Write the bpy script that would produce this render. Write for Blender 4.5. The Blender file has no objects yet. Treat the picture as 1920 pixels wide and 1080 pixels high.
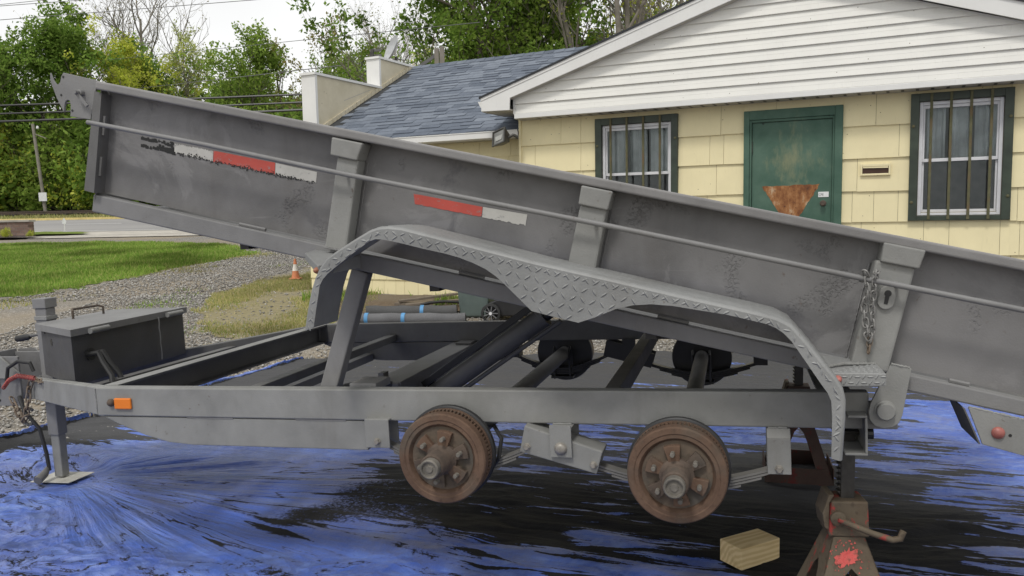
import bpy, bmesh, math, random
import numpy as np
from mathutils import Vector, Matrix, Euler

SC = bpy.context.scene
COL = SC.collection
R = math.radians
rnd = random.Random(7)

# ------------------------------------------------------------------ camera
cam = bpy.data.cameras.new('camera')
cam.sensor_width = 36.0
cam.lens = 1500.0 / 1920.0 * 36.0
cam.clip_end = 2000
camo = bpy.data.objects.new('camera', cam)
COL.objects.link(camo)
EYE = 1.58
PITCH, ROLL = R(5.5), R(1.1)
r0 = Vector((1, 0, 0)); u0 = Vector((0, math.sin(PITCH), math.cos(PITCH))); f0 = Vector((0, math.cos(PITCH), -math.sin(PITCH)))
rr = math.cos(ROLL) * r0 - math.sin(ROLL) * u0
uu = math.sin(ROLL) * r0 + math.cos(ROLL) * u0
cm = Matrix.Identity(4)
for i in range(3):
    cm[i][0] = rr[i]; cm[i][1] = uu[i]; cm[i][2] = -f0[i]
cm[2][3] = EYE
camo.matrix_world = cm
SC.camera = camo

# ------------------------------------------------------------------ sky (overcast) and sun
SUN_EL, SUN_AZ = R(58), R(205)          # azimuth: from behind and left of the viewer
world = bpy.data.worlds.new('World')
SC.world = world
world.use_nodes = True
wn = world.node_tree
wn.nodes.clear()
wo = wn.nodes.new('ShaderNodeOutputWorld')
sky = wn.nodes.new('ShaderNodeTexSky'); sky.sky_type = 'NISHITA'; sky.sun_disc = False
sky.sun_elevation = SUN_EL; sky.sun_rotation = SUN_AZ
b1 = wn.nodes.new('ShaderNodeBackground'); b1.inputs[1].default_value = 0.10
wn.links.new(sky.outputs[0], b1.inputs[0])
tc = wn.nodes.new('ShaderNodeTexCoord')
nz = wn.nodes.new('ShaderNodeTexNoise'); nz.inputs['Scale'].default_value = 2.2; nz.inputs['Detail'].default_value = 5
mp = wn.nodes.new('ShaderNodeMapping'); mp.inputs['Scale'].default_value = (1, 1, 3)
wn.links.new(tc.outputs['Generated'], mp.inputs[0]); wn.links.new(mp.outputs[0], nz.inputs['Vector'])
cr = wn.nodes.new('ShaderNodeValToRGB')
cr.color_ramp.elements[0].position = 0.3; cr.color_ramp.elements[0].color = (.88, .88, .875, 1)
cr.color_ramp.elements[1].position = 0.7; cr.color_ramp.elements[1].color = (1.0, 1.0, .985, 1)
wn.links.new(nz.outputs[0], cr.inputs[0])
b2 = wn.nodes.new('ShaderNodeBackground'); b2.inputs[1].default_value = 1.0
wn.links.new(cr.outputs[0], b2.inputs[0])
mx = wn.nodes.new('ShaderNodeMixShader'); mx.inputs[0].default_value = 0.94
wn.links.new(b1.outputs[0], mx.inputs[1]); wn.links.new(b2.outputs[0], mx.inputs[2]); wn.links.new(mx.outputs[0], wo.inputs[0])

sl = bpy.data.lights.new('sun', 'SUN'); sl.energy = 1.5; sl.angle = R(10); sl.color = (1, 0.97, 0.92)
so = bpy.data.objects.new('sun', sl); COL.objects.link(so)
sd = Vector((math.sin(SUN_AZ) * math.cos(SUN_EL), math.cos(SUN_AZ) * math.cos(SUN_EL), math.sin(SUN_EL)))
so.rotation_euler = sd.to_track_quat('Z', 'Y').to_euler()

SC.view_settings.view_transform = 'Standard'
SC.view_settings.look = 'None'
SC.view_settings.exposure = 0.14
SC.view_settings.gamma = 1.0
SC.view_settings.use_curve_mapping = False
SC.render.engine = 'CYCLES'

# ------------------------------------------------------------------ numpy noise
def _hash(ix, iy, seed):
    n = (ix.astype(np.int64) * 374761393 + iy.astype(np.int64) * 668265263 + seed * 1442695041) & 0xffffffff
    n = ((n ^ (n >> 13)) * 1274126177) & 0xffffffff
    return ((n ^ (n >> 16)) & 0xffff) / 65535.0
def vnoise(x, y, seed=0):
    x = np.asarray(x, float); y = np.asarray(y, float)
    ix = np.floor(x); iy = np.floor(y); fx = x - ix; fy = y - iy
    fx = fx * fx * fx * (fx * (fx * 6 - 15) + 10); fy = fy * fy * fy * (fy * (fy * 6 - 15) + 10)
    a = _hash(ix, iy, seed); b = _hash(ix + 1, iy, seed); c = _hash(ix, iy + 1, seed); d = _hash(ix + 1, iy + 1, seed)
    return (a * (1 - fx) + b * fx) * (1 - fy) + (c * (1 - fx) + d * fx) * fy
def fbm(x, y, seed=0, o=4, g=.5):
    s = 0; a = 1; t = 0
    for k in range(o):
        s = s + a * vnoise(x * 2 ** k + 17.3 * k, y * 2 ** k + 5.1 * k, seed + k); t += a; a *= g
    return s / t
def sstep(a, b, x):
    t = np.clip((x - a) / (b - a), 0, 1); return t * t * (3 - 2 * t)

# ------------------------------------------------------------------ mesh helpers
def mesh_np(name, V, F, smooth=False):
    V = np.asarray(V, np.float32); F = np.asarray(F, np.int32)
    me = bpy.data.meshes.new(name); k = F.shape[1]
    me.vertices.add(len(V)); me.vertices.foreach_set('co', V.ravel())
    me.loops.add(F.size); me.loops.foreach_set('vertex_index', F.ravel())
    me.polygons.add(len(F)); me.polygons.foreach_set('loop_start', np.arange(0, F.size, k, dtype=np.int32))
    if smooth: me.polygons.foreach_set('use_smooth', np.ones(len(F), bool))
    me.update(calc_edges=True); return me

class MB:
    """collects shapes for ONE mesh"""
    def __init__(s): s.v = []; s.f = []
    def add(s, vs, fs):
        b = len(s.v); s.v += [tuple(v) for v in vs]; s.f += [[i + b for i in f] for f in fs]; return s
    def box(s, x0, x1, y0, y1, z0, z1):
        return s.add([(x0, y0, z0), (x1, y0, z0), (x1, y1, z0), (x0, y1, z0), (x0, y0, z1), (x1, y0, z1), (x1, y1, z1), (x0, y1, z1)],
              [[0, 3, 2, 1], [4, 5, 6, 7], [0, 1, 5, 4], [1, 2, 6, 5], [2, 3, 7, 6], [3, 0, 4, 7]])
    def prism(s, poly, y0, y1):
        """poly in x,z extruded along y"""
        n = len(poly); a = sum(poly[i][0] * poly[(i + 1) % n][1] - poly[(i + 1) % n][0] * poly[i][1] for i in range(n))
        if a < 0: poly = poly[::-1]
        vs = [(p[0], y0, p[1]) for p in poly] + [(p[0], y1, p[1]) for p in poly]
        fs = [list(range(n)), list(range(2 * n - 1, n - 1, -1))] + [[i, i + n, (i + 1) % n + n, (i + 1) % n] for i in range(n)]
        return s.add(vs, fs)
    def prismz(s, poly, z0, z1):
        n = len(poly); a = sum(poly[i][0] * poly[(i + 1) % n][1] - poly[(i + 1) % n][0] * poly[i][1] for i in range(n))
        if a < 0: poly = poly[::-1]
        vs = [(p[0], p[1], z0) for p in poly] + [(p[0], p[1], z1) for p in poly]
        fs = [list(range(n - 1, -1, -1)), list(range(n, 2 * n))] + [[i, (i + 1) % n, (i + 1) % n + n, i + n] for i in range(n)]
        return s.add(vs, fs)
    def hexa(s, p):
        return s.add(p, [[0, 3, 2, 1], [4, 5, 6, 7], [0, 1, 5, 4], [1, 2, 6, 5], [2, 3, 7, 6], [3, 0, 4, 7]])
    def beam(s, a, b, w, h, up=(0, 0, 1)):
        """box beam from a to b (centre line), w across, h along up"""
        a = Vector(a); b = Vector(b); d = (b - a).normalized(); x = d.cross(Vector(up)).normalized(); z = x.cross(d)
        p = []
        for q in (a, b):
            p.append([q - x * w / 2 - z * h / 2, q + x * w / 2 - z * h / 2, q + x * w / 2 + z * h / 2, q - x * w / 2 + z * h / 2])
        return s.add(p[0] + p[1], [[0, 1, 2, 3], [7, 6, 5, 4], [0, 4, 5, 1], [1, 5, 6, 2], [2, 6, 7, 3], [3, 7, 4, 0]])
    def tube(s, pts, r, n=8, cap=True):
        pts = [Vector(p) for p in pts]; m = len(pts)
        rs = r if isinstance(r, (list, tuple)) else [r] * m
        b = len(s.v); prev = None
        for i, p in enumerate(pts):
            d = (pts[min(i + 1, m - 1)] - pts[max(i - 1, 0)]).normalized()
            if prev is None:
                x = d.orthogonal().normalized()
            else:
                x = (prev - d * prev.dot(d)).normalized()
            prev = x; y = d.cross(x)
            for k in range(n):
                a = 2 * math.pi * k / n
                s.v.append(tuple(p + (x * math.cos(a) + y * math.sin(a)) * rs[i]))
        for i in range(m - 1):
            for k in range(n):
                k2 = (k + 1) % n
                s.f.append([b + i * n + k, b + i * n + k2, b + (i + 1) * n + k2, b + (i + 1) * n + k])
        if cap:
            s.f.append([b + k for k in range(n - 1, -1, -1)]); s.f.append([b + (m - 1) * n + k for k in range(n)])
        return s
    def lathe(s, prof, c, ax='y', n=32, sgn=1, caps=True):
        """prof: list of (r, h); axis through c along ax"""
        b = len(s.v); m = len(prof)
        for r_, h in prof:
            for k in range(n):
                a = 2 * math.pi * k / n; p, q = r_ * math.cos(a), r_ * math.sin(a)
                if ax == 'y': s.v.append((c[0] + p, c[1] + sgn * h, c[2] + q))
                elif ax == 'z': s.v.append((c[0] + p, c[1] + q, c[2] + sgn * h))
                else: s.v.append((c[0] + sgn * h, c[1] + p, c[2] + q))
        for i in range(m - 1):
            for k in range(n):
                k2 = (k + 1) % n
                s.f.append([b + i * n + k, b + i * n + k2, b + (i + 1) * n + k2, b + (i + 1) * n + k])
        if caps:
            s.f.append([b + k for k in range(n)]); s.f.append([b + (m - 1) * n + k for k in range(n)])
        return s
    def mesh(s, name, smooth=False, fix=True):
        me = bpy.data.meshes.new(name); me.from_pydata(s.v, [], s.f)
        if fix:
            bm = bmesh.new(); bm.from_mesh(me); bmesh.ops.recalc_face_normals(bm, faces=bm.faces); bm.to_mesh(me); bm.free()
        if smooth:
            me.polygons.foreach_set('use_smooth', np.ones(len(me.polygons), bool))
        me.update(); return me
    def build(s, name, m, parent=None, smooth=False, bev=0, fix=True, seg=2):
        me = s.mesh(name, smooth, fix); o = link(name, me, m, parent)
        if smooth: autosmooth(o)
        if bev: bevel(o, bev, seg)
        return o
def autosmooth(o, ang=40):
    me = o.data
    bm = bmesh.new(); bm.from_mesh(me)
    for e in bm.edges:
        if len(e.link_faces) == 2 and e.calc_face_angle(0) > R(ang): e.smooth = False
    bm.to_mesh(me); bm.free()
def bevel(o, w, seg=2):
    b = o.modifiers.new('bevel', 'BEVEL'); b.width = w; b.segments = seg; b.limit_method = 'ANGLE'; b.angle_limit = R(35)
    b.harden_normals = False
def link(name, me, m=None, parent=None):
    o = bpy.data.objects.new(name, me); COL.objects.link(o)
    if m is not None and me is not None and not me.materials: me.materials.append(m)
    if parent is not None: o.parent = parent
    return o
def tag(o, label=None, cat=None, group=None, kind=None):
    if label: o['label'] = label
    if cat: o['category'] = cat
    if group: o['group'] = group
    if kind: o['kind'] = kind
    return o
def thing(name, label, cat, loc=(0, 0, 0), rz=0, group=None):
    o = bpy.data.objects.new(name, None); COL.objects.link(o); o.location = loc; o.rotation_euler = (0, 0, rz)
    o.empty_display_size = .1
    return tag(o, label, cat, group)
def copy_tree(o, parent=None):
    c = o.copy(); COL.objects.link(c); c.parent = parent
    for ch in list(o.children): copy_tree(ch, c)
    return c

# ------------------------------------------------------------------ materials
class NT:
    def __init__(s, name):
        s.m = bpy.data.materials.new(name); s.m.use_nodes = True; s.n = s.m.node_tree.nodes; s.l = s.m.node_tree.links
        s.b = s.n['Principled BSDF']; s.o = s.n['Material Output']
        s.tc = s.n.new('ShaderNodeTexCoord')
    def new(s, t, **k):
        n = s.n.new(t)
        for a, v in k.items(): setattr(n, a, v)
        return n
    def vec(s, scale=(1, 1, 1), src='Object', rot=(0, 0, 0), loc=(0, 0, 0)):
        m = s.new('ShaderNodeMapping'); m.inputs['Scale'].default_value = scale; m.inputs['Rotation'].default_value = rot
        m.inputs['Location'].default_value = loc
        s.l.new(s.tc.outputs[src], m.inputs[0]); return m.outputs[0]
    def rsvec(s, deg, scale):
        """object coordinates turned by deg about z, then scaled"""
        m = s.new('ShaderNodeMapping'); m.inputs['Scale'].default_value = scale
        s.l.new(s.vec(rot=(0, 0, math.radians(deg))), m.inputs[0]); return m.outputs[0]
    def rvec(s, scale=(1, 1, 1)):
        """object coordinates shifted per object"""
        oi = s.new('ShaderNodeObjectInfo'); mu = s.new('ShaderNodeMath', operation='MULTIPLY'); mu.inputs[1].default_value = 57.0
        s.l.new(oi.outputs['Random'], mu.inputs[0])
        v = s.new('ShaderNodeVectorMath', operation='ADD'); s.l.new(s.vec(scale), v.inputs[0]); s.l.new(mu.outputs[0], v.inputs[1])
        return v.outputs[0]
    def noise(s, scale, detail=4, vec=None, rough=.55, dist=0):
        n = s.new('ShaderNodeTexNoise'); n.inputs['Scale'].default_value = scale; n.inputs['Detail'].default_value = detail
        n.inputs['Roughness'].default_value = rough; n.inputs['Distortion'].default_value = dist
        s.l.new(vec if vec is not None else s.tc.outputs['Object'], n.inputs['Vector']); return n.outputs[0]
    def vor(s, scale, vec=None, out='Distance', feature='F1', rand=1):
        n = s.new('ShaderNodeTexVoronoi'); n.feature = feature; n.inputs['Scale'].default_value = scale
        n.inputs['Randomness'].default_value = rand
        s.l.new(vec if vec is not None else s.tc.outputs['Object'], n.inputs['Vector']); return n.outputs[out]
    def ramp(s, fac, stops, interp='LINEAR'):
        n = s.new('ShaderNodeValToRGB'); n.color_ramp.interpolation = interp
        e = n.color_ramp.elements
        while len(e) < len(stops): e.new(.5)
        for i, (p, c) in enumerate(stops):
            e[i].position = p; e[i].color = (c, c, c, 1) if isinstance(c, (int, float)) else (*c, 1)
        s.l.new(fac, n.inputs[0]); return n.outputs[0]
    def mix(s, fac, a, b, mode='MIX'):
        n = s.new('ShaderNodeMix', data_type='RGBA', blend_type=mode)
        for i, v in ((0, fac), (6, a), (7, b)):
            if isinstance(v, (int, float)): n.inputs[i].default_value = v if i == 0 else (v, v, v, 1)
            elif isinstance(v, tuple): n.inputs[i].default_value = (*v, 1)
            else: s.l.new(v, n.inputs[i])
        return n.outputs[2]
    def math(s, op, a, b=None, clamp=False):
        n = s.new('ShaderNodeMath', operation=op); n.use_clamp = clamp
        for i, v in ((0, a), (1, b)):
            if v is None: continue
            if isinstance(v, (int, float)): n.inputs[i].default_value = v
            else: s.l.new(v, n.inputs[i])
        return n.outputs[0]
    def color(s, c):
        if isinstance(c, tuple): s.b.inputs['Base Color'].default_value = (*c, 1)
        else: s.l.new(c, s.b.inputs['Base Color'])
    def set(s, **k):
        for a, v in k.items():
            a = {'rough': 'Roughness', 'metal': 'Metallic', 'spec': 'Specular IOR Level', 'coat': 'Coat Weight', 'trans': 'Transmission Weight', 'emit': 'Emission Strength'}.get(a, a)
            if isinstance(v, (int, float)): s.b.inputs[a].default_value = v
            else: s.l.new(v, s.b.inputs[a])
    def bump(s, h, strength=.3, dist=.01):
        n = s.new('ShaderNodeBump'); n.inputs['Strength'].default_value = strength; n.inputs['Distance'].default_value = dist
        s.l.new(h, n.inputs['Height']); s.l.new(n.outputs[0], s.b.inputs['Normal']); return n

MATS = {}
def primer(name, c, var=.25, pit=.0, warm=0., dark=None):
    t = NT(name)
    n1 = t.noise(2.3, 7, rough=.62, dist=.4); n2 = t.noise(11, 5); n3 = t.noise(160, 3)
    lo = tuple(x * (1 - var) for x in c); hi = tuple(x * (1 + var) for x in c)
    col = t.ramp(n1, [(.3, lo), (.52, c), (.72, hi)])
    col = t.mix(t.ramp(n2, [(.42, 0.), (.75, .35)]), col, tuple(x * 1.35 for x in c))
    if pit:
        col = t.mix(t.ramp(t.noise(2.7, 9, rough=.72, dist=.9), [(.555, 0.), (.6, .55)]), col, tuple(x * 1.45 for x in c))
        col = t.mix(t.ramp(t.noise(1.9, 8, t.vec((1, 1, 1), loc=(5, 3, 9)), rough=.7, dist=.7), [(.37, .6), (.43, 0.)]), col, (c[0] * .62, c[1] * .62, c[2] * .66))
        col = t.mix(t.ramp(t.noise(22, 3, t.vec((.06, 1, 1), rot=(0, R(14), 0)), rough=.8), [(.66, 0.), (.74, .35)]), col, tuple(x * 1.7 for x in c))
    if pit: col = t.mix(t.ramp(t.noise(1.15, 5, rough=.6, dist=.6), [(.5, 0.), (.68, .6)]), col, tuple(x * 1.5 for x in c))
    rsp = t.noise(38, 3, rough=.6); rsm = t.noise(1.7, 3)
    col = t.mix(t.math('MULTIPLY', t.ramp(rsp, [(.66, 0.), (.72, 1.)]), t.ramp(rsm, [(.5, 0.), (.62, .6)])), col, (.09, .055, .035))
    wv = t.noise(3.0, 6, t.vec((1, 1, .22)), rough=.7)
    col = t.mix(t.ramp(wv, [(.56, 0.), (.74, .45)]), col, (c[0] * .62, c[1] * .58, c[2] * .54))
    h = n3
    if pit:
        msk = t.ramp(t.noise(4.2, 2, dist=.3), [(.6, 0.), (.68, 1.)])
        pv = t.ramp(t.noise(110, 3, rough=.7), [(.34, 0.), (.5, 1.)])
        inv = t.math('MULTIPLY', t.math('SUBTRACT', 1.0, pv), msk)
        h = t.math('SUBTRACT', t.math('MULTIPLY', n3, .25), t.math('MULTIPLY', inv, 1.6))
        col = t.mix(t.math('MULTIPLY', inv, .22), col, tuple(x * .6 for x in c))
    t.color(col); t.set(rough=t.ramp(n2, [(.3, .5), (.7, .68)]), spec=.4) if name != 'tread_plate_primer' else t.set(rough=.5, spec=.5)
    t.bump(h, .55 if pit else .2, .005)
    return t.m
def plain(name, c, rough=.6, metal=0., var=.15, scale=8, bump=0., spec=.5):
    t = NT(name); n = t.noise(scale, 5, t.rvec())
    t.color(t.ramp(n, [(.3, tuple(x * (1 - var) for x in c)), (.7, tuple(min(1, x * (1 + var)) for x in c))]))
    t.set(rough=rough, metal=metal, spec=spec)
    if bump: t.bump(t.noise(scale * 12, 4), bump, .003)
    return t.m
M = MATS
M['sheet'] = primer('bed_sheet_primer', (.15, .147, .147), .26, pit=1)
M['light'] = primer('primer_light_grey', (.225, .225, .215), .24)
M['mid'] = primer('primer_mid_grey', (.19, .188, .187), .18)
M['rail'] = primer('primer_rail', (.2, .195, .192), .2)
M['dark'] = primer('primer_dark_and_shaded', (.12, .118, .116), .28)  # darker copy of the primer: shade of far and under-bed parts is painted in
M['tread'] = primer('tread_plate_primer', (.22, .223, .22), .2)
M['box'] = primer('toolbox_primer', (.062, .062, .066), .3)
M['black'] = plain('black_and_shade', (.014, .014, .015), .45, var=.4)  # real blacks, plus under-bed and far running gear with shade put into the colour
M['rubber'] = plain('black_rubber', (.02, .02, .02), .6)
M['bolt'] = plain('bolt_steel', (.28, .26, .23), .45, .3, .3, 40)
def rust(name, a=(.095, .058, .04), b=(.175, .112, .077), g=(.1, .085, .068)):
    t = NT(name); n = t.noise(14, 7, t.rvec(), rough=.65); n2 = t.noise(60, 4); n3 = t.noise(5, 4, t.rvec((1.3, 1, 1)))
    col = t.ramp(n, [(.3, a), (.55, tuple((x + y) / 2 for x, y in zip(a, b))), (.75, b)])
    col = t.mix(t.ramp(n3, [(.5, 0.), (.66, .75)]), col, g)
    col = t.mix(t.ramp(n2, [(.55, 0.), (.7, .4)]), col, tuple(x * .5 for x in a))
    t.color(col); t.set(rough=.8, spec=.25); t.bump(n2, .35, .003); return t.m
M['rust'] = rust('rusty_cast_iron')
M['rustdark'] = rust('greasy_rust', (.07, .055, .045), (.15, .11, .085), (.06, .058, .05))
M['rusttan'] = rust('hub_greasy_steel', (.13, .12, .105), (.24, .22, .19), (.08, .075, .065))
M['amber'] = plain('amber_lens', (.75, .2, .02), .3, var=.08)
M['redlens'] = plain('faded_red_lens', (.36, .12, .1), .45, var=.25, scale=30)
M['orangelens'] = plain('faded_orange_lens', (.3, .12, .07), .45, var=.25, scale=30)
def tape(name, c):
    t = NT(name); n = t.noise(9, 6, rough=.7); n2 = t.noise(28, 5, t.vec((1, 1, 1.6)), rough=.7)
    col = t.ramp(n, [(.3, tuple(x * .8 for x in c)), (.7, c)])
    col = t.mix(t.ramp(n2, [(.57, 0.), (.66, .8)]), col, (.2, .2, .2))
    t.color(col); t.set(rough=.4); return t.m
M['tapewhite'] = tape('worn_white_tape', (.5, .49, .46))
M['tapered'] = tape('worn_red_tape', (.5, .075, .055))
M['scuff'] = plain('black_scuff', (.015, .015, .015), .7)

# ------------------------------------------------------------------ terrain
GY = [-50, 6.5, 9.5, 12, 16, 22, 30, 36, 46, 54, 62, 75, 120, 700]; GZ = [0, 0, .12, .28, .45, .68, .95, 1.1, 1.5, 1.64, 1.85, 2.4, 3, 3]
def g(y): return float(np.interp(y, GY, GZ))
def gnp(y): return np.interp(y, GY, GZ)

def gravel_mat():
    t = NT('gravel'); v = t.vec()
    c1 = t.vor(55, v, 'Color'); d = t.vor(55, v, 'Distance'); big = t.noise(.45, 5, v, dist=.5); mid = t.noise(3, 5, v)
    hue = t.ramp(c1, [(.1, (.12, .115, .11)), (.4, (.27, .255, .23)), (.7, (.36, .34, .31)), (.95, (.5, .48, .45))])
    sepc = t.new('ShaderNodeSeparateColor'); t.l.new(c1, sepc.inputs[0])
    stone = t.ramp(sepc.outputs[0], [(.05, (.13, .125, .12)), (.4, (.27, .255, .235)), (.7, (.36, .345, .32)), (.97, (.55, .53, .5))])
    col = t.mix(t.ramp(d, [(.25, 0.), (.6, .6)]), stone, (.1, .09, .075))
    col = t.mix(t.ramp(big, [(.38, 0.), (.62, .7)]), col, (.3, .245, .17))
    col = t.mix(t.ramp(mid, [(.5, 0.), (.8, .4)]), col, (.16, .15, .13))
    t.color(col); t.set(rough=.95, spec=.2)
    t.bump(t.math('SUBTRACT', 1.0, d), .9, .012); return t.m
M['gravel'] = gravel_mat()
xs = np.concatenate([np.linspace(-260, -30, 18), np.linspace(-28, -6, 40), np.linspace(-5.6, 8, 60), np.linspace(9, 30, 20), np.linspace(40, 260, 16)])
ys = np.concatenate([np.linspace(-40, 0, 8), np.linspace(1, 6, 14), np.linspace(6.2, 30, 110), np.linspace(30.5, 70, 60), np.linspace(75, 600, 20)])
XX, YY = np.meshgrid(xs, ys)
def grid_faces(nx, ny):
    i = np.arange(nx - 1)[None, :] + np.arange(ny - 1)[:, None] * nx
    return np.stack([i, i + 1, i + nx + 1, i + nx], -1).reshape(-1, 4)
ZZ = gnp(YY) + (fbm(XX * .9, YY * .9, 3) - .5) * .02 * sstep(6, 9, YY) * sstep(28, 26, YY) - .012
ground = link('ground', mesh_np('ground', np.stack([XX, YY, ZZ], -1).reshape(-1, 3), grid_faces(len(xs), len(ys)), True), M['gravel'])
tag(ground, kind='structure')

def inpoly(px, py, poly):
    ins = np.zeros(px.shape, bool); n = len(poly)
    for i in range(n):
        x0, y0 = poly[i]; x1, y1 = poly[(i + 1) % n]
        c = ((y0 > py) != (y1 > py)) & (px < (x1 - x0) * (py - y0) / ((y1 - y0) + 1e-12) + x0)
        ins ^= c
    return ins
def sheet(name, poly, step, m, lift, amp=0., jag=.15, kind='structure', bump_scale=1.5, fade=None):
    p = np.array(poly); x0, y0 = p.min(0) - step; x1, y1 = p.max(0) + step
    gx = np.arange(x0, x1 + step, step); gy = np.arange(y0, y1 + step, step); X, Y = np.meshgrid(gx, gy)
    jx = (fbm(X * 2, Y * 2, 5) - .5) * 2 * jag; jy = (fbm(X * 2 + 40, Y * 2, 6) - .5) * 2 * jag
    ins = inpoly(X + jx, Y + jy, poly)
    Z = gnp(Y) + lift + amp * (fbm(X * bump_scale, Y * bump_scale, 9) - .5)
    F = grid_faces(len(gx), len(gy)); keep = ins.ravel()[F].all(1); F = F[keep]
    V = np.stack([X, Y, Z], -1).reshape(-1, 3); used = np.unique(F); mp_ = np.zeros(len(V), int); mp_[used] = np.arange(len(used))
    o = link(name, mesh_np(name, V[used], mp_[F], True), m)
    if kind: tag(o, kind=kind)
    return o
def turf_mat(name, a, b, c):
    t = NT(name); n1 = t.noise(.8, 5); n2 = t.noise(14, 5, rough=.7); n3 = t.noise(90, 3)
    col = t.ramp(n2, [(.3, a), (.6, b)]); col = t.mix(t.ramp(n1, [(.48, 0.), (.68, .8)]), col, c)
    t.color(col); t.set(rough=1, spec=.1); t.bump(n3, .8, .02); return t.m
M['turf'] = turf_mat('lawn_turf', (.10, .16, .028), (.145, .205, .04), (.23, .225, .08))
M['weedy'] = turf_mat('weedy_turf', (.22, .2, .11), (.3, .26, .16), (.27, .245, .2))
M['soil'] = turf_mat('bare_soil', (.12, .09, .065), (.18, .14, .1), (.2, .17, .13))
LAWN = [(-24, 12.6), (-8.45, 12.85), (-7.95, 13.3), (-7.64, 14.11), (-7.39, 15.58), (-7.09, 17.45), (-6.45, 20.4), (-7.6, 22.6), (-8.89, 23.92), (-10.55, 25.0), (-13.3, 26.0), (-15.1, 26.1), (-18, 25.8), (-26, 25.5)]
PATCH = [(-4.24, 10.71), (-4.86, 12.51), (-4.75, 13.38), (-4.57, 15.56), (-4.17, 17.2), (-2.8, 17.0), (-2.4, 14), (-2.0, 11.5), (-2.5, 9.5), (-3.1, 8.9), (-3.58, 9.6), (-3.93, 10.33)]
lawn = sheet('lawn', LAWN, .12, M['turf'], -.004, .012, .7)
patch = sheet('grass_verge', PATCH, .06, M['weedy'], -.004, .01, .5)
soilp = [(-2.6, 10.9), (-2.9, 12.7), (-1.0, 12.4), (.6, 11.5), (1.0, 10.9), (-.2, 10.9)]
soil = sheet('soil_bed', soilp, .08, M['soil'], .014, .02, .2)
sheet('forest_floor', [(-190, 62), (-190, 150), (130, 150), (130, 62)], 2.0, turf_mat('leaf_litter', (.03, .035, .014), (.05, .055, .02), (.06, .05, .03)), .09, .15, .6)
M['vergegrass'] = turf_mat('roadside_grass', (.10, .15, .03), (.16, .2, .05), (.2, .2, .08))
sheet('roadside_verge', [(-140, 48.3), (-140, 66), (90, 66), (90, 48.3)], 1.0, M['vergegrass'], .06, .1, .3)
def asphalt():
    t = NT('asphalt'); n = t.noise(60, 4); b = t.noise(.5, 4, t.vec((.2, 1, 1)))
    t.color(t.mix(t.ramp(b, [(.4, 0.), (.7, .7)]), t.ramp(n, [(.3, (.2, .195, .19)), (.7, (.28, .27, .265))]), (.31, .3, .285)))
    t.set(rough=.9); t.bump(n, .3, .005); return t.m
M['asphalt'] = asphalt()
M['concrete'] = plain('pale_concrete', (.42, .39, .34), .9, 0, .2, 2, .3)
M['yellowpaint'] = plain('yellow_road_paint', (.62, .5, .2), .8, var=.2)
M['whitepaint'] = plain('white_road_paint', (.75, .74, .72), .8, var=.15)
def strip(name, y0, y1, x0, x1, lift, m, n=60, skew=0.):
    X = np.linspace(x0, x1, n); Y = np.linspace(y0, y1, 14); A, B = np.meshgrid(X, Y); B = B + skew * (A + 20)
    o = link(name, mesh_np(name, np.stack([A, B, gnp(B) + lift], -1).reshape(-1, 3), grid_faces(n, 14), True), m)
    return tag(o, kind='structure')
strip('road', 33.6, 48.0, -140, 90, .02, M['asphalt'])
strip('road_shoulder', 28.8, 33.59, -140, 90, .016, M['concrete'])
tag(MB().box(-140, 90, 48.0, 48.3, g(48) - .1, g(48) + .15).build('kerb', M['yellowpaint'], None), kind='structure')
strip('edge_line', 34.2, 34.36, -140, 90, .026, M['whitepaint'])
for k in range(9):
    strip('lane_line', 41.2, 41.36, -50 + k * 9, -47 + k * 9, .026, M['whitepaint'], 6)
isl = sheet('grass_island', [(-24, 30.2), (-24, 32.6), (-19.9, 33.0), (-16.6, 32.0), (-15.9, 30.6), (-17.5, 30.0)], .3, M['turf'], .09, .06, .1)

# grass blades (uncountable)
def blades(name, poly, n, h, m, seed, lift=.02, w=.008, dens=None, label=None):
    r = np.random.default_rng(seed); p = np.array(poly); a = p.min(0); b = p.max(0)
    P = r.uniform(a, b, (n * 3, 2)); jx = (fbm(P[:, 0] * 2, P[:, 1] * 2, 5) - .5) * .5
    P = P[inpoly(P[:, 0] + jx, P[:, 1] + jx, poly)]
    if dens is not None: P = P[r.random(len(P)) < sstep(*dens, fbm(P[:, 0] * 1.1, P[:, 1] * 1.1, seed))]
    P = P[:n]; k = len(P); hh = h * r.uniform(.4, 1.2, k) * (.5 + fbm(P[:, 0] * .9, P[:, 1] * .9, seed + 3))
    an = r.uniform(0, 6.28, k); ln = r.uniform(.1, .7, k) * hh; an2 = r.uniform(0, 6.28, k)
    z = gnp(P[:, 1]) + lift - .01
    d = np.stack([np.cos(an), np.sin(an)], 1) * w
    A = np.column_stack([P - d, z]); B = np.column_stack([P + d, z])
    C_ = np.column_stack([P + np.stack([np.cos(an2), np.sin(an2)], 1) * ln[:, None], z + hh])
    V = np.stack([A, B, C_], 1).reshape(-1, 3); F = np.arange(3 * k).reshape(-1, 3)
    o = link(name, mesh_np(name, V, F), m); return tag(o, label, 'grass', kind='stuff')
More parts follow.
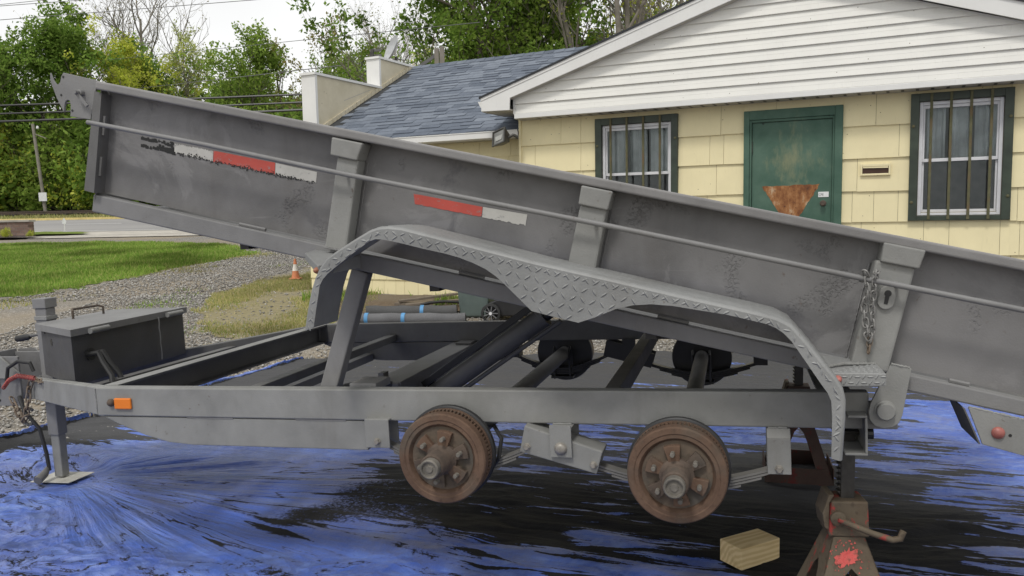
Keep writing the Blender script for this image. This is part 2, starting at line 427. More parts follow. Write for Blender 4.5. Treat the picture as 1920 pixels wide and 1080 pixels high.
def leafmat(name, cols, trans=.35):
    t = NT(name); ge = t.new('ShaderNodeNewGeometry')
    col = t.ramp(ge.outputs['Random Per Island'], [(i / (len(cols) - 1), c) for i, c in enumerate(cols)])
    if trans > 0: col = t.mix(1.0, col, t.ramp(t.noise(.55, 3), [(.36, .7), (.5, 1.25), (.64, 1.65)]), 'MULTIPLY')  # broad noise paints lit clumps and dark gaps into the leaf colour
    df = t.new('ShaderNodeBsdfDiffuse'); tr = t.new('ShaderNodeBsdfTranslucent'); ms = t.new('ShaderNodeMixShader'); ms.inputs[0].default_value = trans
    t.l.new(col, df.inputs[0]); t.l.new(col, tr.inputs[0]); t.l.new(df.outputs[0], ms.inputs[1]); t.l.new(tr.outputs[0], ms.inputs[2])
    t.l.new(ms.outputs[0], t.o.inputs[0]); return t.m
M['blade'] = leafmat('grass_blade', [(.10, .185, .03), (.15, .24, .042), (.2, .28, .06), (.3, .31, .11)])
M['blade2'] = leafmat('weed_blade', [(.13, .19, .035), (.34, .3, .13), (.46, .4, .22), (.17, .22, .045)])
blades('lawn_grass', [(-17, 12.7)] + LAWN[1:-2] + [(-17, 25.8)], 80000, .07, M['blade'], 11, .03, .012, label='mown green grass of the lawn left of the gravel drive')
blades('verge_grass', PATCH, 24000, .05, M['blade2'], 12, .006, .006, (.34, .66), 'patchy dry yellow green grass beside the gravel drive')
EDGE = [(-9.5, 11.6), (-9.2, 13.6), (-8.2, 14.6), (-7.9, 16), (-7.5, 18), (-7.0, 20.6), (-5.7, 20.6), (-6.2, 17.4), (-6.4, 15), (-6.8, 13), (-7.6, 11.6)]
blades('edge_grass', EDGE, 6000, .045, M['blade2'], 15, .0, .008, (.45, .62), 'thin dry grass straggling along the edge of the lawn')
blades('drive_weeds', [(-5.6, 8.6), (-6.0, 16), (-4.2, 19), (-3.2, 12), (-3.0, 8.4)], 2600, .05, M['blade'], 16, .0, .008, (.52, .68), 'scattered green weeds in the gravel by the grass verge')
blades('roadside_grass', [(-60, 48.6), (-60, 62), (0, 62), (0, 48.6)], 26000, .22, M['blade2'], 13, .06, .03, label='rough grass strip on the far side of the road')
blades('house_weeds', [(-3.2, 12.0), (-3.0, 12.75), (1.0, 11.5), (.9, 11.0)], 2200, .16, M['blade'], 14, .03, .008, (.45, .6), 'weeds growing along the foot of the yellow wing wall')
# loose stones in the gravel, near part
def stones(name, n, box, seed, smin, smax, label):
    r = np.random.default_rng(seed); P = np.column_stack([r.uniform(box[0], box[1], n), r.uniform(box[2], box[3], n)])
    P = P[~inpoly(P[:, 0], P[:, 1], LAWN) & ~(inpoly(P[:, 0], P[:, 1], PATCH) & (r.random(n) < .85))]; n = len(P)
    S = r.uniform(smin, smax, n) * r.uniform(.6, 1.2, n)
    base = np.array([[1, 0, 0], [-1, 0, 0], [0, 1, 0], [0, -1, 0], [0, 0, 1], [0, 0, -1]], float)
    fc = np.array([[0, 2, 4], [2, 1, 4], [1, 3, 4], [3, 0, 4], [2, 0, 5], [1, 2, 5], [3, 1, 5], [0, 3, 5]])
    V = base[None] * S[:, None, None] * r.uniform(.6, 1.3, (n, 6, 1)); an = r.uniform(0, 6.28, n); c, s_ = np.cos(an), np.sin(an)
    x = V[..., 0] * c[:, None] - V[..., 1] * s_[:, None]; y = V[..., 0] * s_[:, None] + V[..., 1] * c[:, None]
    V = np.stack([x + P[:, :1], y + P[:, 1:], V[..., 2] * .6 + (gnp(P[:, 1]) - .006)[:, None] + .3 * S[:, None]], -1).reshape(-1, 3)
    F = (fc[None] + 6 * np.arange(n)[:, None, None]).reshape(-1, 3)
    t = leafmat(name + '_stone', [(.13, .125, .12), (.25, .24, .22), (.34, .325, .3), (.5, .48, .45)], 0.)
    return tag(link(name, mesh_np(name, V, F), t), label, 'gravel', kind='stuff')
stones('loose_gravel', 26000, (-6.5, -2.3, 5.2, 13), 21, .008, .022, 'loose grey gravel stones on the drive left of the trailer')
stones('drive_gravel', 30000, (-9.5, -2.6, 12.6, 23), 23, .010, .026, 'loose gravel on the far part of the drive between lawn and verge')
stones('back_gravel', 9000, (-2.2, 4, 7.8, 11), 22, .008, .02, 'loose gravel between the tarp and the house')

# ------------------------------------------------------------------ tarp
def tarp():
    poly = [(-5.2, 1.4), (-4.6, 3.9), (-3.72, 5.6), (-3.33, 6.24), (-2.75, 7.4), (-2.2, 8.25), (1.6, 8.25), (4.6, 7.7), (5.6, 6.5), (5.6, 1.4)]
    st = .0145; gx = np.arange(-5.3, 5.7, st); gy = np.arange(1.4, 8.35, st); X, Y = np.meshgrid(gx, gy)
    J = (-2.76, 4.75)
    dx = X - J[0]; dy = Y - J[1]; rad = np.hypot(dx, dy); th = np.arctan2(dy, dx)
    wx = (fbm(X * .8, Y * .8, 31) - .5) * 1.6; wy = (fbm(X * .8 + 9, Y * .8, 32) - .5) * .9
    ca, sa = math.cos(R(-13)), math.sin(R(-13)); Xr = X * ca + Y * sa; Yr = -X * sa + Y * ca
    Xu = X * math.cos(R(15.5)) - (Y - 3) * math.sin(R(15.5)); Yv = X * math.sin(R(15.5)) + (Y - 3) * math.cos(R(15.5))
    big = fbm(X * .55, Y * .9, 38, 3); med = fbm(X * 1.3, Y * 2.4, 40, 4)
    # long creases lying roughly along the trailer: blue islands in the dark overspray
    s1 = fbm(Xr * .9 + wx, (Yr + wy) * 8.0, 33, 4, .55); s2 = fbm(Xr * 2.4 + wx * 2, (Yr + wy * .7) * 24, 34, 3, .6)
    cre = ((s1 * .62 + s2 * .38) - .5) * 2.4 + .5
    # fine creases fanning out from the jack foot, crumples elsewhere on the left
    lr = np.log(rad + .25)
    f1 = vnoise(th * 15 + wx * .25, lr * .4, 35); f2 = vnoise(th * 33 + wx * .4, lr * .6, 36) * sstep(.5, 1.3, rad) + .5 * sstep(1.3, .5, rad)
    fan = f1 * .6 + f2 * .4
    c1 = fbm(X * 1.7 + wx * 1.4, Y * 2.6 + wy * 2.2, 37, 5, .6); c2 = fbm(X * 4.2 + wx * 3, Y * 7.0 + wy * 4, 42, 4, .6)
    wf = sstep(3.6, 1.6, rad) * sstep(.0, .5, dx + .3 * dy) * sstep(.62, .2, dy) * sstep(-1.15, -.6, dy + .25 * dx)
    # share of bare blue plastic left showing by the overspray, surveyed at points of the tarp (x, y, share)
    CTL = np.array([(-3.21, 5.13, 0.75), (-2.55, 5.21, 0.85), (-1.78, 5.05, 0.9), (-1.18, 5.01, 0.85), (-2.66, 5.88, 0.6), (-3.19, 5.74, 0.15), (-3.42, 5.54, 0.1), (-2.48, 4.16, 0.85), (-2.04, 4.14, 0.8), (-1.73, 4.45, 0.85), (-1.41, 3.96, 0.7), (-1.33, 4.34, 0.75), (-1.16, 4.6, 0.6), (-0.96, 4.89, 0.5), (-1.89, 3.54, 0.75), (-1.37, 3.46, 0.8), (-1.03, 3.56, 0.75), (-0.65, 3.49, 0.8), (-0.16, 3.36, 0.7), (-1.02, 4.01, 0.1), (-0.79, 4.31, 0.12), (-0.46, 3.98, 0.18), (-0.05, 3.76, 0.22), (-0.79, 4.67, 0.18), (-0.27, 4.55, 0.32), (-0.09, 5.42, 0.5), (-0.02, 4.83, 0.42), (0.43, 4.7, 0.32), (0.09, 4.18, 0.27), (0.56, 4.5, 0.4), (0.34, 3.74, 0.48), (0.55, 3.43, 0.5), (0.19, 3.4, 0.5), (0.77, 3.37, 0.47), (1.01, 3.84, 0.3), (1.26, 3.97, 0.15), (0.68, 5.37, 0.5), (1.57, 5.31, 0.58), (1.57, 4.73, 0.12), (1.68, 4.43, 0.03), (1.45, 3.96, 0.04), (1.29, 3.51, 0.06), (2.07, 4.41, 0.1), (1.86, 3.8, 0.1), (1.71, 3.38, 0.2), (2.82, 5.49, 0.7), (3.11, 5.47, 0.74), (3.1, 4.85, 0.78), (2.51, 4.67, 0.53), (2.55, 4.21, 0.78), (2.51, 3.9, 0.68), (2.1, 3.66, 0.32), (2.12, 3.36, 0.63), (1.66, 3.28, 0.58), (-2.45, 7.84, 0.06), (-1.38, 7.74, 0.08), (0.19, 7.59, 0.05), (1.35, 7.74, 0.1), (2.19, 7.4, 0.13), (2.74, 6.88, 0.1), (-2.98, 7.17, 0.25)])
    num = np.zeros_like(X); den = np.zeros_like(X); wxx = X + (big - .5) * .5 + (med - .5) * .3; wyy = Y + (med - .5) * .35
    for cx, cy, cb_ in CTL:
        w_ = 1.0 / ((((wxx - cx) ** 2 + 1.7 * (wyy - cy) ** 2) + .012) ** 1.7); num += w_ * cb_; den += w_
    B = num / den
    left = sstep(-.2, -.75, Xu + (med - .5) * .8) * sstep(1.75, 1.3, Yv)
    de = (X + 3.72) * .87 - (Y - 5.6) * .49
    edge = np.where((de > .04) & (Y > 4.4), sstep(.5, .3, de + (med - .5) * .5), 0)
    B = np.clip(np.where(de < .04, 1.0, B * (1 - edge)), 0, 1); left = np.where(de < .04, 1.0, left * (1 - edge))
    dust_sheen = sstep(1.15, 1.8, Yv + (big - .5) * .5)
    fld = cre * (1 - left) + (fan * .8 * wf + (c1 * .8 + c2 * .35) * (1 - wf)) * left
    Z = gnp(Y) + .006 + .024 * fld * (1 + 1.3 * left) + .05 * np.clip(c1 - .4, 0, 1) * left * (1 - wf) * sstep(.2, .8, rad)
    # one higher fold at the right
    fo = np.abs(Yr - (2.62 + .1 * (big - .5))); 
    Z = np.maximum(Z, gnp(Y) + .004)
    flat = sstep(.34, .22, rad); Z = Z * (1 - flat) + .006 * flat
    ins = inpoly(X, Y, poly); F = grid_faces(len(gx), len(gy)); F = F[ins.ravel()[F].all(1)]
    V = np.stack([X, Y, Z], -1).reshape(-1, 3); used = np.unique(F); mp_ = np.zeros(len(V), int); mp_[used] = np.arange(len(used))
    me = mesh_np('tarp', V[used], mp_[F], True)
    for nm, ar in (('share', B), ('lft', left), ('fan', wf), ('dust_sheen', dust_sheen)):
        at = me.attributes.new(nm, 'FLOAT', 'POINT'); at.data.foreach_set('value', ar.ravel()[used].astype(np.float32))
    t = NT('oversprayed_blue_tarp')
    def A_(nm):
        a = t.new('ShaderNodeAttribute'); a.attribute_name = nm; return a.outputs['Fac']
    B_, L_, W_, D_ = A_('share'), A_('lft'), A_('fan'), A_('dust_sheen')
    # polar coordinates about the jack foot, where the sheet is gathered
    sep = t.new('ShaderNodeSeparateXYZ'); t.l.new(t.tc.outputs['Object'], sep.inputs[0])
    px = t.math('SUBTRACT', sep.outputs[0], J[0]); py = t.math('SUBTRACT', sep.outputs[1], J[1])
    ang_ = t.math('ARCTAN2', py, px); r2 = t.math('SQRT', t.math('ADD', t.math('MULTIPLY', px, px), t.math('MULTIPLY', py, py)))
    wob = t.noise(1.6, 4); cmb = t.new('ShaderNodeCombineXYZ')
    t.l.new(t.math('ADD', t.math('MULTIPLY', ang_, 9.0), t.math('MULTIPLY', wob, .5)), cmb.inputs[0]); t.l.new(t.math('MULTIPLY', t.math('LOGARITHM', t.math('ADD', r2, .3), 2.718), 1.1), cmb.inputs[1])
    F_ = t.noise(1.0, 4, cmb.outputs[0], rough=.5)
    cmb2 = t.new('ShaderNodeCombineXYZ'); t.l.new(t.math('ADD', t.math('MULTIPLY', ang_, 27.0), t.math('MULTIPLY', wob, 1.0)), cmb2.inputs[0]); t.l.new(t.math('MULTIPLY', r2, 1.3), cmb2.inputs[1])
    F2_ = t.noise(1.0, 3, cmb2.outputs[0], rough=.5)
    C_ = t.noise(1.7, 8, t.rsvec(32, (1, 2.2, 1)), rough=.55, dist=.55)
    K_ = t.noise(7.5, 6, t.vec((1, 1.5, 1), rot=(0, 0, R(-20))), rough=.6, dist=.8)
    Sa = t.noise(1.0, 5, t.rsvec(17, (1.1, 9.5, 1)), rough=.5, dist=.5); Sb = t.noise(1.0, 5, t.rsvec(20, (1.9, 30, 1)), rough=.55, dist=.3)
    S_ = t.math('ADD', t.math('MULTIPLY', Sa, .6), t.math('MULTIPLY', Sb, .4))
    def thin(n, w): return t.math('SUBTRACT', 1.0, t.math('DIVIDE', t.math('ABSOLUTE', t.math('SUBTRACT', n, .5)), w), True)
    fine = t.noise(48, 6, rough=.75); wv_ = t.new('ShaderNodeVectorMath', operation='ADD'); wcol = t.new('ShaderNodeTexNoise'); wcol.inputs['Scale'].default_value = 1.5; t.l.new(t.tc.outputs['Object'], wcol.inputs['Vector']); t.l.new(wcol.outputs['Color'], wv_.inputs[0]); t.l.new(t.vec((1, 1.4, .3), rot=(0, 0, R(30))), wv_.inputs[1])
    V1 = t.vor(3.2, wv_.outputs[0]); V2 = t.vor(8.5, wv_.outputs[0])
    lineF = t.math('ADD', t.math('ADD', t.math('MULTIPLY', thin(F_, .022), .7), t.math('MULTIPLY', t.ramp(F2_, [(.55, 0.), (.7, 1.)]), .5)), t.math('MULTIPLY', t.ramp(F_, [(.5, 0.), (.72, 1.)]), .22))
    lineC = t.math('ADD', t.math('MULTIPLY', thin(C_, .03), .7), t.math('ADD', t.math('MULTIPLY', thin(K_, .035), .35), t.math('MULTIPLY', t.ramp(C_, [(.5, 0.), (.66, 1.)]), .5)))
    mixf = t.new('ShaderNodeMix'); t.l.new(W_, mixf.inputs[0]); t.l.new(lineC, mixf.inputs[2]); t.l.new(lineF, mixf.inputs[3])
    lines = mixf.outputs[0]
    # left: dark only in the creases, right: blue only on the folds the spray missed
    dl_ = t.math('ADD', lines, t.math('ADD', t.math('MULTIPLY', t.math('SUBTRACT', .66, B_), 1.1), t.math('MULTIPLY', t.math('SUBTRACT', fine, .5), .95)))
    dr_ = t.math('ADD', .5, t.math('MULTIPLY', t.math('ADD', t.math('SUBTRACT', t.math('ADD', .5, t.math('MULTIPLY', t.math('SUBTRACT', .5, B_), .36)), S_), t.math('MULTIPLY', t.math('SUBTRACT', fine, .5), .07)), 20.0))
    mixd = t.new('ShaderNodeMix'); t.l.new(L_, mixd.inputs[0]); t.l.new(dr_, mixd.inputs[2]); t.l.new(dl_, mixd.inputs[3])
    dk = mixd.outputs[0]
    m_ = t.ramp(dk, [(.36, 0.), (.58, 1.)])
    n2 = t.noise(2.2, 6); n3 = t.noise(420, 2)
    blue = t.ramp(n2, [(.3, (.04, .092, .38)), (.5, (.058, .125, .47)), (.72, (.095, .18, .56))])
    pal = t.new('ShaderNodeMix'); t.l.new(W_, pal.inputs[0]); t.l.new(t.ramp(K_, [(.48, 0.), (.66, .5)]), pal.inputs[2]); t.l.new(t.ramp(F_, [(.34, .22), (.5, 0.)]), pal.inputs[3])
    blue = t.mix(pal.outputs[0], blue, (.24, .35, .68))  # paler blue along the creases puts fold highlights into the colour
    blue = t.mix(t.math('MULTIPLY', t.ramp(t.noise(1.35, 7, rough=.65), [(.44, 0.), (.66, .75)]), t.ramp(fine, [(.35, .3), (.6, 1.)])), blue, (.17, .185, .3))
    blue = t.mix(t.math('MULTIPLY', L_, t.ramp(dk, [(.0, 0.), (.36, .4)])), blue, (.10, .125, .3))
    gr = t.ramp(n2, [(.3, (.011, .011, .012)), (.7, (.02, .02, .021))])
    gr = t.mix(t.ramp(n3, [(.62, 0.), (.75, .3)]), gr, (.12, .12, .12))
    gr = t.mix(t.math('MULTIPLY', D_, .75), gr, (.085, .085, .088))  # far part: dust and the grazing sky sheen, both put into the grey
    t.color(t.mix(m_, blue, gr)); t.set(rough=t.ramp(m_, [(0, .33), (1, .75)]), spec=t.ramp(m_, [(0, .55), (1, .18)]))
    hgt = t.new('ShaderNodeMix'); t.l.new(W_, hgt.inputs[0]); t.l.new(t.math('ADD', t.math('MULTIPLY', C_, .7), t.math('ADD', t.math('MULTIPLY', V1, .55), t.math('MULTIPLY', V2, .22))), hgt.inputs[2]); t.l.new(t.math('ADD', F_, t.math('MULTIPLY', F2_, .35)), hgt.inputs[3])
    hh = t.new('ShaderNodeMix'); t.l.new(L_, hh.inputs[0]); t.l.new(t.math('MULTIPLY', S_, .3), hh.inputs[2]); t.l.new(hgt.outputs[0], hh.inputs[3])
    t.bump(t.math('ADD', hh.outputs[0], t.math('MULTIPLY', fine, .06)), .8, .11)
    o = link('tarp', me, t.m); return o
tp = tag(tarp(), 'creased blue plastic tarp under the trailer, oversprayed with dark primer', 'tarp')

# ------------------------------------------------------------------ dump trailer
# local axes: x rearward along the frame (near beam), y across to the far side, z up; origin on the top outer edge of the near beam
T = thing('dump_trailer', 'grey primed tandem dump trailer with its bed tilted up and wheels off', 'trailer')
yaw, pit = R(15.5), math.atan(.0359)
eu = Vector((math.cos(yaw) * math.cos(pit), -math.sin(yaw) * math.cos(pit), math.sin(pit)))
ev = Vector((math.sin(yaw), math.cos(yaw), 0)); ew = eu.cross(ev)
tm = Matrix.Identity(4)
for i in range(3):
    tm[i][0] = eu[i]; tm[i][1] = ev[i]; tm[i][2] = ew[i]
tm[0][3], tm[1][3], tm[2][3] = 0, 3.0, .8992
T.matrix_world = tm
def tw(u, v, w): return tm @ Vector((u, v, w))
FW = 2.05
def wbox(name, x0, x1, y0, y1, z0, z1, m, bev=.004, parent=T):
    return MB().box(x0, x1, y0, y1, z0, z1).build(name, M[m], parent, bev=bev)
# -- chassis
wbox('main_beam', -1.945, 1.25, 0, .055, -.128, 0, 'light', .006)
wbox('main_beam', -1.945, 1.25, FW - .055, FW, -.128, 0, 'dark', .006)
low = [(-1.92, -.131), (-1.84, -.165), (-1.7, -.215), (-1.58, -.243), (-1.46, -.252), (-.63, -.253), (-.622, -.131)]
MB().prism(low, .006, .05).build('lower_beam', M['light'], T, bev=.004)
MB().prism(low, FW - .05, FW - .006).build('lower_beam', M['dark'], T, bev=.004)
MB().box(-1.48, -1.25, .004, .02, -.1335, -.1285).box(-.95, -.72, .004, .02, -.1335, -.1285).build('weld_bead', M['mid'], T)
# front cross channel, open towards the rear
MB().box(-1.945, -1.935, .056, FW - .056, -.125, -.002).box(-1.934, -1.875, .056, FW - .056, -.012, -.002).box(-1.934, -1.875, .056, FW - .056, -.125, -.115).build('front_cross_channel', M['dark'], T, bev=.003)
MB().box(-1.943, -1.872, .056, FW - .056, -.0015, .001).build('cross_channel_top', M['light'], T)
wbox('cross_tube', -.96, -.80, .75, FW - .056, -.25, -.13, 'mid')
wbox('cross_tube_end', -.955, -.805, .735, .749, -.245, -.135, 'dark')
MB().box(-.93, -.9, .77, .83, -.128, -.09).build('pad', M['dark'], T)
MB().box(-.9, -.8, 1.86, 1.97, -.128, -.115).build('pad', M['dark'], T)
for x in (-1.42, .31):
    wbox('cross_member', x, x + .06, .056, FW - .056, -.12, -.04 if x > 0 else -.075, 'dark')
wbox('lower_cross_bar', -1.62, -1.54, .056, FW - .056, -.25, -.2, 'mid')
wbox('mount_plate', -.72, -.6, .056, .2, -.02, .012, 'mid')
# rear cross channel, its open end showing
c0, c1, cz0, cz1 = 1.175, 1.236, -.203, -.066
MB().box(c0, c1, -.06, FW + .06, cz1 - .008, cz1).box(c0 - .01, c1, -.06, FW + .06, cz0, cz0 + .008).box(c1 - .008, c1, -.06, FW + .06, cz0 + .0085, cz1 - .0085).build('rear_cross_channel', M['light'], T, bev=.002)
MB().box(1.24, 1.34, .004, .05, -.128, -.04).build('beam_end', M['mid'], T, bev=.003)
MB().lathe([(.02, 0), (.02, .03)], (1.236, .03, -.15), 'x', 12).build('bolt', M['black'], T)
# -- tongue
NB, FB = (-1.93, .03, -.064), (-3.36, 1.0, -.226)
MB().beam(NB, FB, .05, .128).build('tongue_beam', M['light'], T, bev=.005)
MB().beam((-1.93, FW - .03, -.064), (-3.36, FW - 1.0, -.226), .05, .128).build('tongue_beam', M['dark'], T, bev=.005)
MB().beam((-2.4, .38, -.12), (-2.4, FW - .38, -.12), .06, .06).build('tongue_cross_bar', M['dark'], T)
cp = MB()
cp.box(-3.62, -3.602, .92, 1.13, -.325, .0)
cp.box(-3.6, -3.38, .925, .94, -.325, -.02).box(-3.6, -3.38, 1.11, 1.125, -.325, -.02)
co = cp.build('coupler_channel', M['mid'], T, bev=.003)
MB().prism([(-3.6, -.005), (-3.48, -.0), (-3.3, -.12), (-3.3, -.15), (-3.58, -.15)], 1.14, 1.15).build('coupler_gusset', M['mid'], T)
MB().prism([(-3.6, -.005), (-3.52, -.0), (-3.36, -.12), (-3.36, -.15), (-3.58, -.15)], .905, .917).build('coupler_gusset', M['light'], T)
for z in (-.13, -.19):
    MB().lathe([(.02, 0), (.02, .014), (.012, .015), (.012, .03)], (-3.55, .917, z), 'y', 8, -1).build('bolt', M['bolt'], co)
for z in (-.04, -.08, -.24, -.29):
    MB().lathe([(.008, 0), (.008, .003)], (-3.55, .9245, z), 'y', 10, -1).build('bolt_hole', M['black'], co)
# -- tongue jack
jx, jy = -3.16, .95
jk = MB().box(jx - .04, jx + .04, jy - .036, jy + .036, -.3, .27).build('jack_tube', M['mid'], T, bev=.004)
MB().box(jx - .048, jx + .048, jy - .044, jy + .044, .271, .33).build('jack_cap', M['mid'], jk, bev=.004)
MB().box(jx - .046, jx + .046, jy - .042, jy + .042, .2, .225).build('jack_collar', M['light'], jk, bev=.003)
gz = -.77
MB().box(jx - .03, jx + .03, jy - .028, jy + .028, gz + .01, -.3).build('jack_leg', M['light'], jk, bev=.006)
MB().box(jx - .038, jx + .038, jy - .036, jy + .036, -.5, -.301).build('jack_sleeve', M['mid'], jk, bev=.005)
MB().beam((jx - .035, jy - .045, -.3), (jx - .035, jy - .045, gz + .03), .02, .025).build('jack_rib', M['mid'], jk, bev=.003)
M['footwhite'] = plain('scuffed_cream_plate', (.42, .41, .37), .7, var=.25)
MB().hexa([(jx - .145, jy - .1, gz - .006), (jx + .145, jy - .1, gz), (jx + .145, jy + .1, gz), (jx - .145, jy + .1, gz - .006),
           (jx - .145, jy - .1, gz), (jx + .145, jy - .1, gz + .006), (jx + .145, jy + .1, gz + .006), (jx - .145, jy + .1, gz)]).build('jack_foot_plate', M['footwhite'], jk, bev=.003)
MB().tube([(jx - .02, jy - .16, gz + .03), (jx - .03, jy - .1, gz + .05), (jx - .045, jy - .05, gz + .08)], [.026, .024, .012], 10).build('jack_pin', M['dark'], jk, True)
MB().tube([(jx - .06, jy, .11), (jx - .12, jy - .02, .105)], .009, 8).build('crank_arm', M['dark'], jk, True)
MB().tube([(jx - .11, jy - .02, .1), (jx - .135, jy - .02, .098), (jx - .2, jy - .03, .09), (jx - .21, jy - .03, .09)], [.012, .02, .02, .012], 12).build('crank_grip', M['rubber'], jk, True)
hk = [(jx - .14 + .05 * math.cos(a), jy - .06, -.38 + .05 * math.sin(a)) for a in np.linspace(.9, 5.2, 12)]
MB().tube(hk, .009, 8).build('hook', M['dark'], jk, True)
MB().tube([(-3.37, .9, -.26), (-3.3, .86, -.34), (-3.22, .88, -.45), (-3.2, .89, -.6), (-3.19, .89, gz + .06)], .011, 8).build('jack_cable', M['rubber'], jk, True)
# -- toolbox on the tongue
bz0, bz1 = -.105, .185
bp = [(-2.545, .50), (-2.615, 1.48), (-3.13, 1.44), (-3.05, .80)]
tb = MB().prismz(bp, bz0, bz1 - .001).build('toolbox', M['box'], T, bev=.003)
tag(tb, 'dark steel toolbox with angled front mounted on the tongue')
lp = [(-2.528, .485), (-2.60, 1.50), (-3.15, 1.46), (-3.07, .785)]
ld = MB().prismz(lp, bz1, bz1 + .012).build('lid', M['mid'], tb, bev=.002)
MB().prismz([(-2.526, .483), (-2.598, 1.502), (-2.603, 1.502), (-2.531, .483)], bz1 - .025, bz1 + .0115).build('lid_lip', M['mid'], tb)
MB().prismz([(-2.526, .482), (-3.072, .783), (-3.072, .788), (-2.531, .487)], bz1 - .025, bz1 + .0115).build('lid_lip', M['mid'], tb)
for t0, t1 in ((.12, .26), (.78, .93)):
    a = Vector(lp[0] + (bz1 - .012,)).lerp(Vector(lp[1] + (bz1 - .012,)), t0); b = Vector(lp[0] + (bz1 - .012,)).lerp(Vector(lp[1] + (bz1 - .012,)), t1)
    off = Vector((.016, 0, 0)); MB().tube([a + off, a.lerp(b, .48) + off, a.lerp(b, .5) + off, b + off], [.016, .016, .0155, .016], 10).build('hinge', M['light'], tb, True)
hc = Vector((-2.99, .98, bz1 + .012))
MB().tube([hc, hc + Vector((0, 0, .045)), hc + Vector((-.02, .02, .055)), hc + Vector((-.02, .22, .055)), hc + Vector((0, .24, .045)), hc + Vector((0, .24, 0))], .007, 8).build('lid_handle', M['rustdark'], tb, True)
def onside(t, z):   # point on the near slanted face of the box
    a = Vector(bp[0] + (z,)); b = Vector(bp[3] + (z,)); return a.lerp(b, t)
nrm = Vector((-(.80 - .50), -(3.05 - 2.545), 0)).normalized()
hp = onside(.66, .1)
MB().tube([hp - nrm * .002, hp + nrm * .0015], .021, 16).build('lock_hole', M['black'], tb)
MB().tube([onside(.86, .145), onside(.86, .145) + nrm * .004], .006, 8).build('rivet', M['black'], tb)
rp = Vector((-2.543, .62, .045))
MB().tube([rp + Vector((-.004, 0, 0)), rp + Vector((.004, 0, 0))], .034, 16).build('hose_grommet', M['rubber'], tb, True)
for k, (dy, sag) in enumerate(((-.02, .07), (.02, .045))):
    MB().tube([rp + Vector((-.02, dy, .0)), rp + Vector((.05 + sag * .3, dy, .012)), rp + Vector((.075 + sag * .3, dy * 1.2, -.04)), rp + Vector((.09 + sag, dy * 2, -.11)), rp + Vector((.13 + sag, dy * 3 - .02, -.2)), rp + Vector((.2 + sag, dy * 3 - .03, -.27))], .014, 8).build('hydraulic_hose', M['rubber'], tb, True)
MB().tube([tuple(Vector((-2.57, 1.2, .17)).lerp(Vector((-2.57, 1.2, -.09)), k / 8) + Vector((.001 * (k % 2), .003 * math.sin(k * 2.2), 0))) for k in range(9)], .004, 6).build('weld_seam', M['mid'], tb, True)
MB().box(-2.5, -2.0, .5, 1.5, -.15, -.13).build('tongue_deck', M['black'], T)

# -- running gear
def u_hanger(name, x0, x1, z0, z1, m):
    b = MB(); b.box(x0, x1, -.028, -.02, z0, z1); b.box(x0, x1, .06, .068, z0, z1); b.box(x0, x1, -.02, .06, z1 - .008, z1)
    return b.build(name, M[m], T, bev=.003)
def hexbolt(p, r, parent, n=6, m='bolt', hgt=.012):
    return MB().lathe([(r * 1.25, 0), (r * 1.25, .003), (r, .0035), (r, hgt), (r * .8, hgt + .003)], p, 'y', n if n > 6 else 6, -1).build('bolt', M[m], parent)
fh = u_hanger('spring_hanger', -.622, -.517, -.232, -.115, 'light'); hexbolt((-.57, -.028, -.205), .012, fh)
rh = MB().box(.915, .994, -.026, -.018, -.288, -.16).hexa([(.915, -.026, -.16), (.994, -.026, -.16), (.994, -.018, -.16), (.915, -.018, -.16), (.915, -.008, -.129), (.994, -.008, -.129), (.994, 0, -.129), (.915, 0, -.129)]).box(.915, .994, .06, .068, -.288, -.13).build('spring_hanger', M['light'], T, bev=.002)
hexbolt((.953, -.026, -.268), .012, rh)
ch = MB().box(.145, .226, -.062, -.053, -.238, -.118).box(.145, .226, .085, .093, -.238, -.118).box(.145, .226, -.0529, .0849, -.13, -.1285).build('centre_hanger', M['light'], T, bev=.004)
MB().lathe([(.024, 0), (.024, .004), (.018, .012), (.008, .016)], (.185, -.062, -.205), 'y', 20, -1).build('pivot_bolt', M['bolt'], ch, True)
eqp = [(.046, -.125), (.338, -.218), (.312, -.303), (.022, -.226)]
eq = MB().prism(eqp, -.045, -.037).prism(eqp, .06, .068).prism([(.046, -.125), (.338, -.218), (.3355, -.226), (.0435, -.133)], -.0369, .0599).build('equalizer', M['light'], T, bev=.005)
hexbolt((.052, -.045, -.205), .012, eq); hexbolt((.302, -.045, -.268), .012, eq)
AX = ((-.247, -.224, -.57, -.205, .05, -.205), (.612, -.258, .302, -.268, .953, -.268))
M['spring'] = primer('leaf_spring_steel', (.16, .155, .145), .3)
def leaf_spring(ax, v, mats, parent):
    cx, cz, xa, za, xb, zb = ax; mid = cz - .085
    for k in range(4):
        f = (1., 1., .82, .6)[k]; b = MB(); n = 16; up = []; dn = []
        for i in range(n + 1):
            x = xa + (xb - xa) * (.5 + (i / n - .5) * f); q = (x - cx) / (max(xb - cx, cx - xa)); e = za + (zb - za) * (x - xa) / (xb - xa)
            z = mid + (e - mid) * min(1, q * q) ** .75 - k * .0105
            up.append((x, z)); dn.append((x, z - .008))
        b.prism(up + dn[::-1], v - .022, v + .022)
        b.build('spring_leaf', M[mats], parent)
M['web'] = rust('greasy_drum_web', (.09, .075, .06), (.17, .125, .09), (.085, .08, .07))
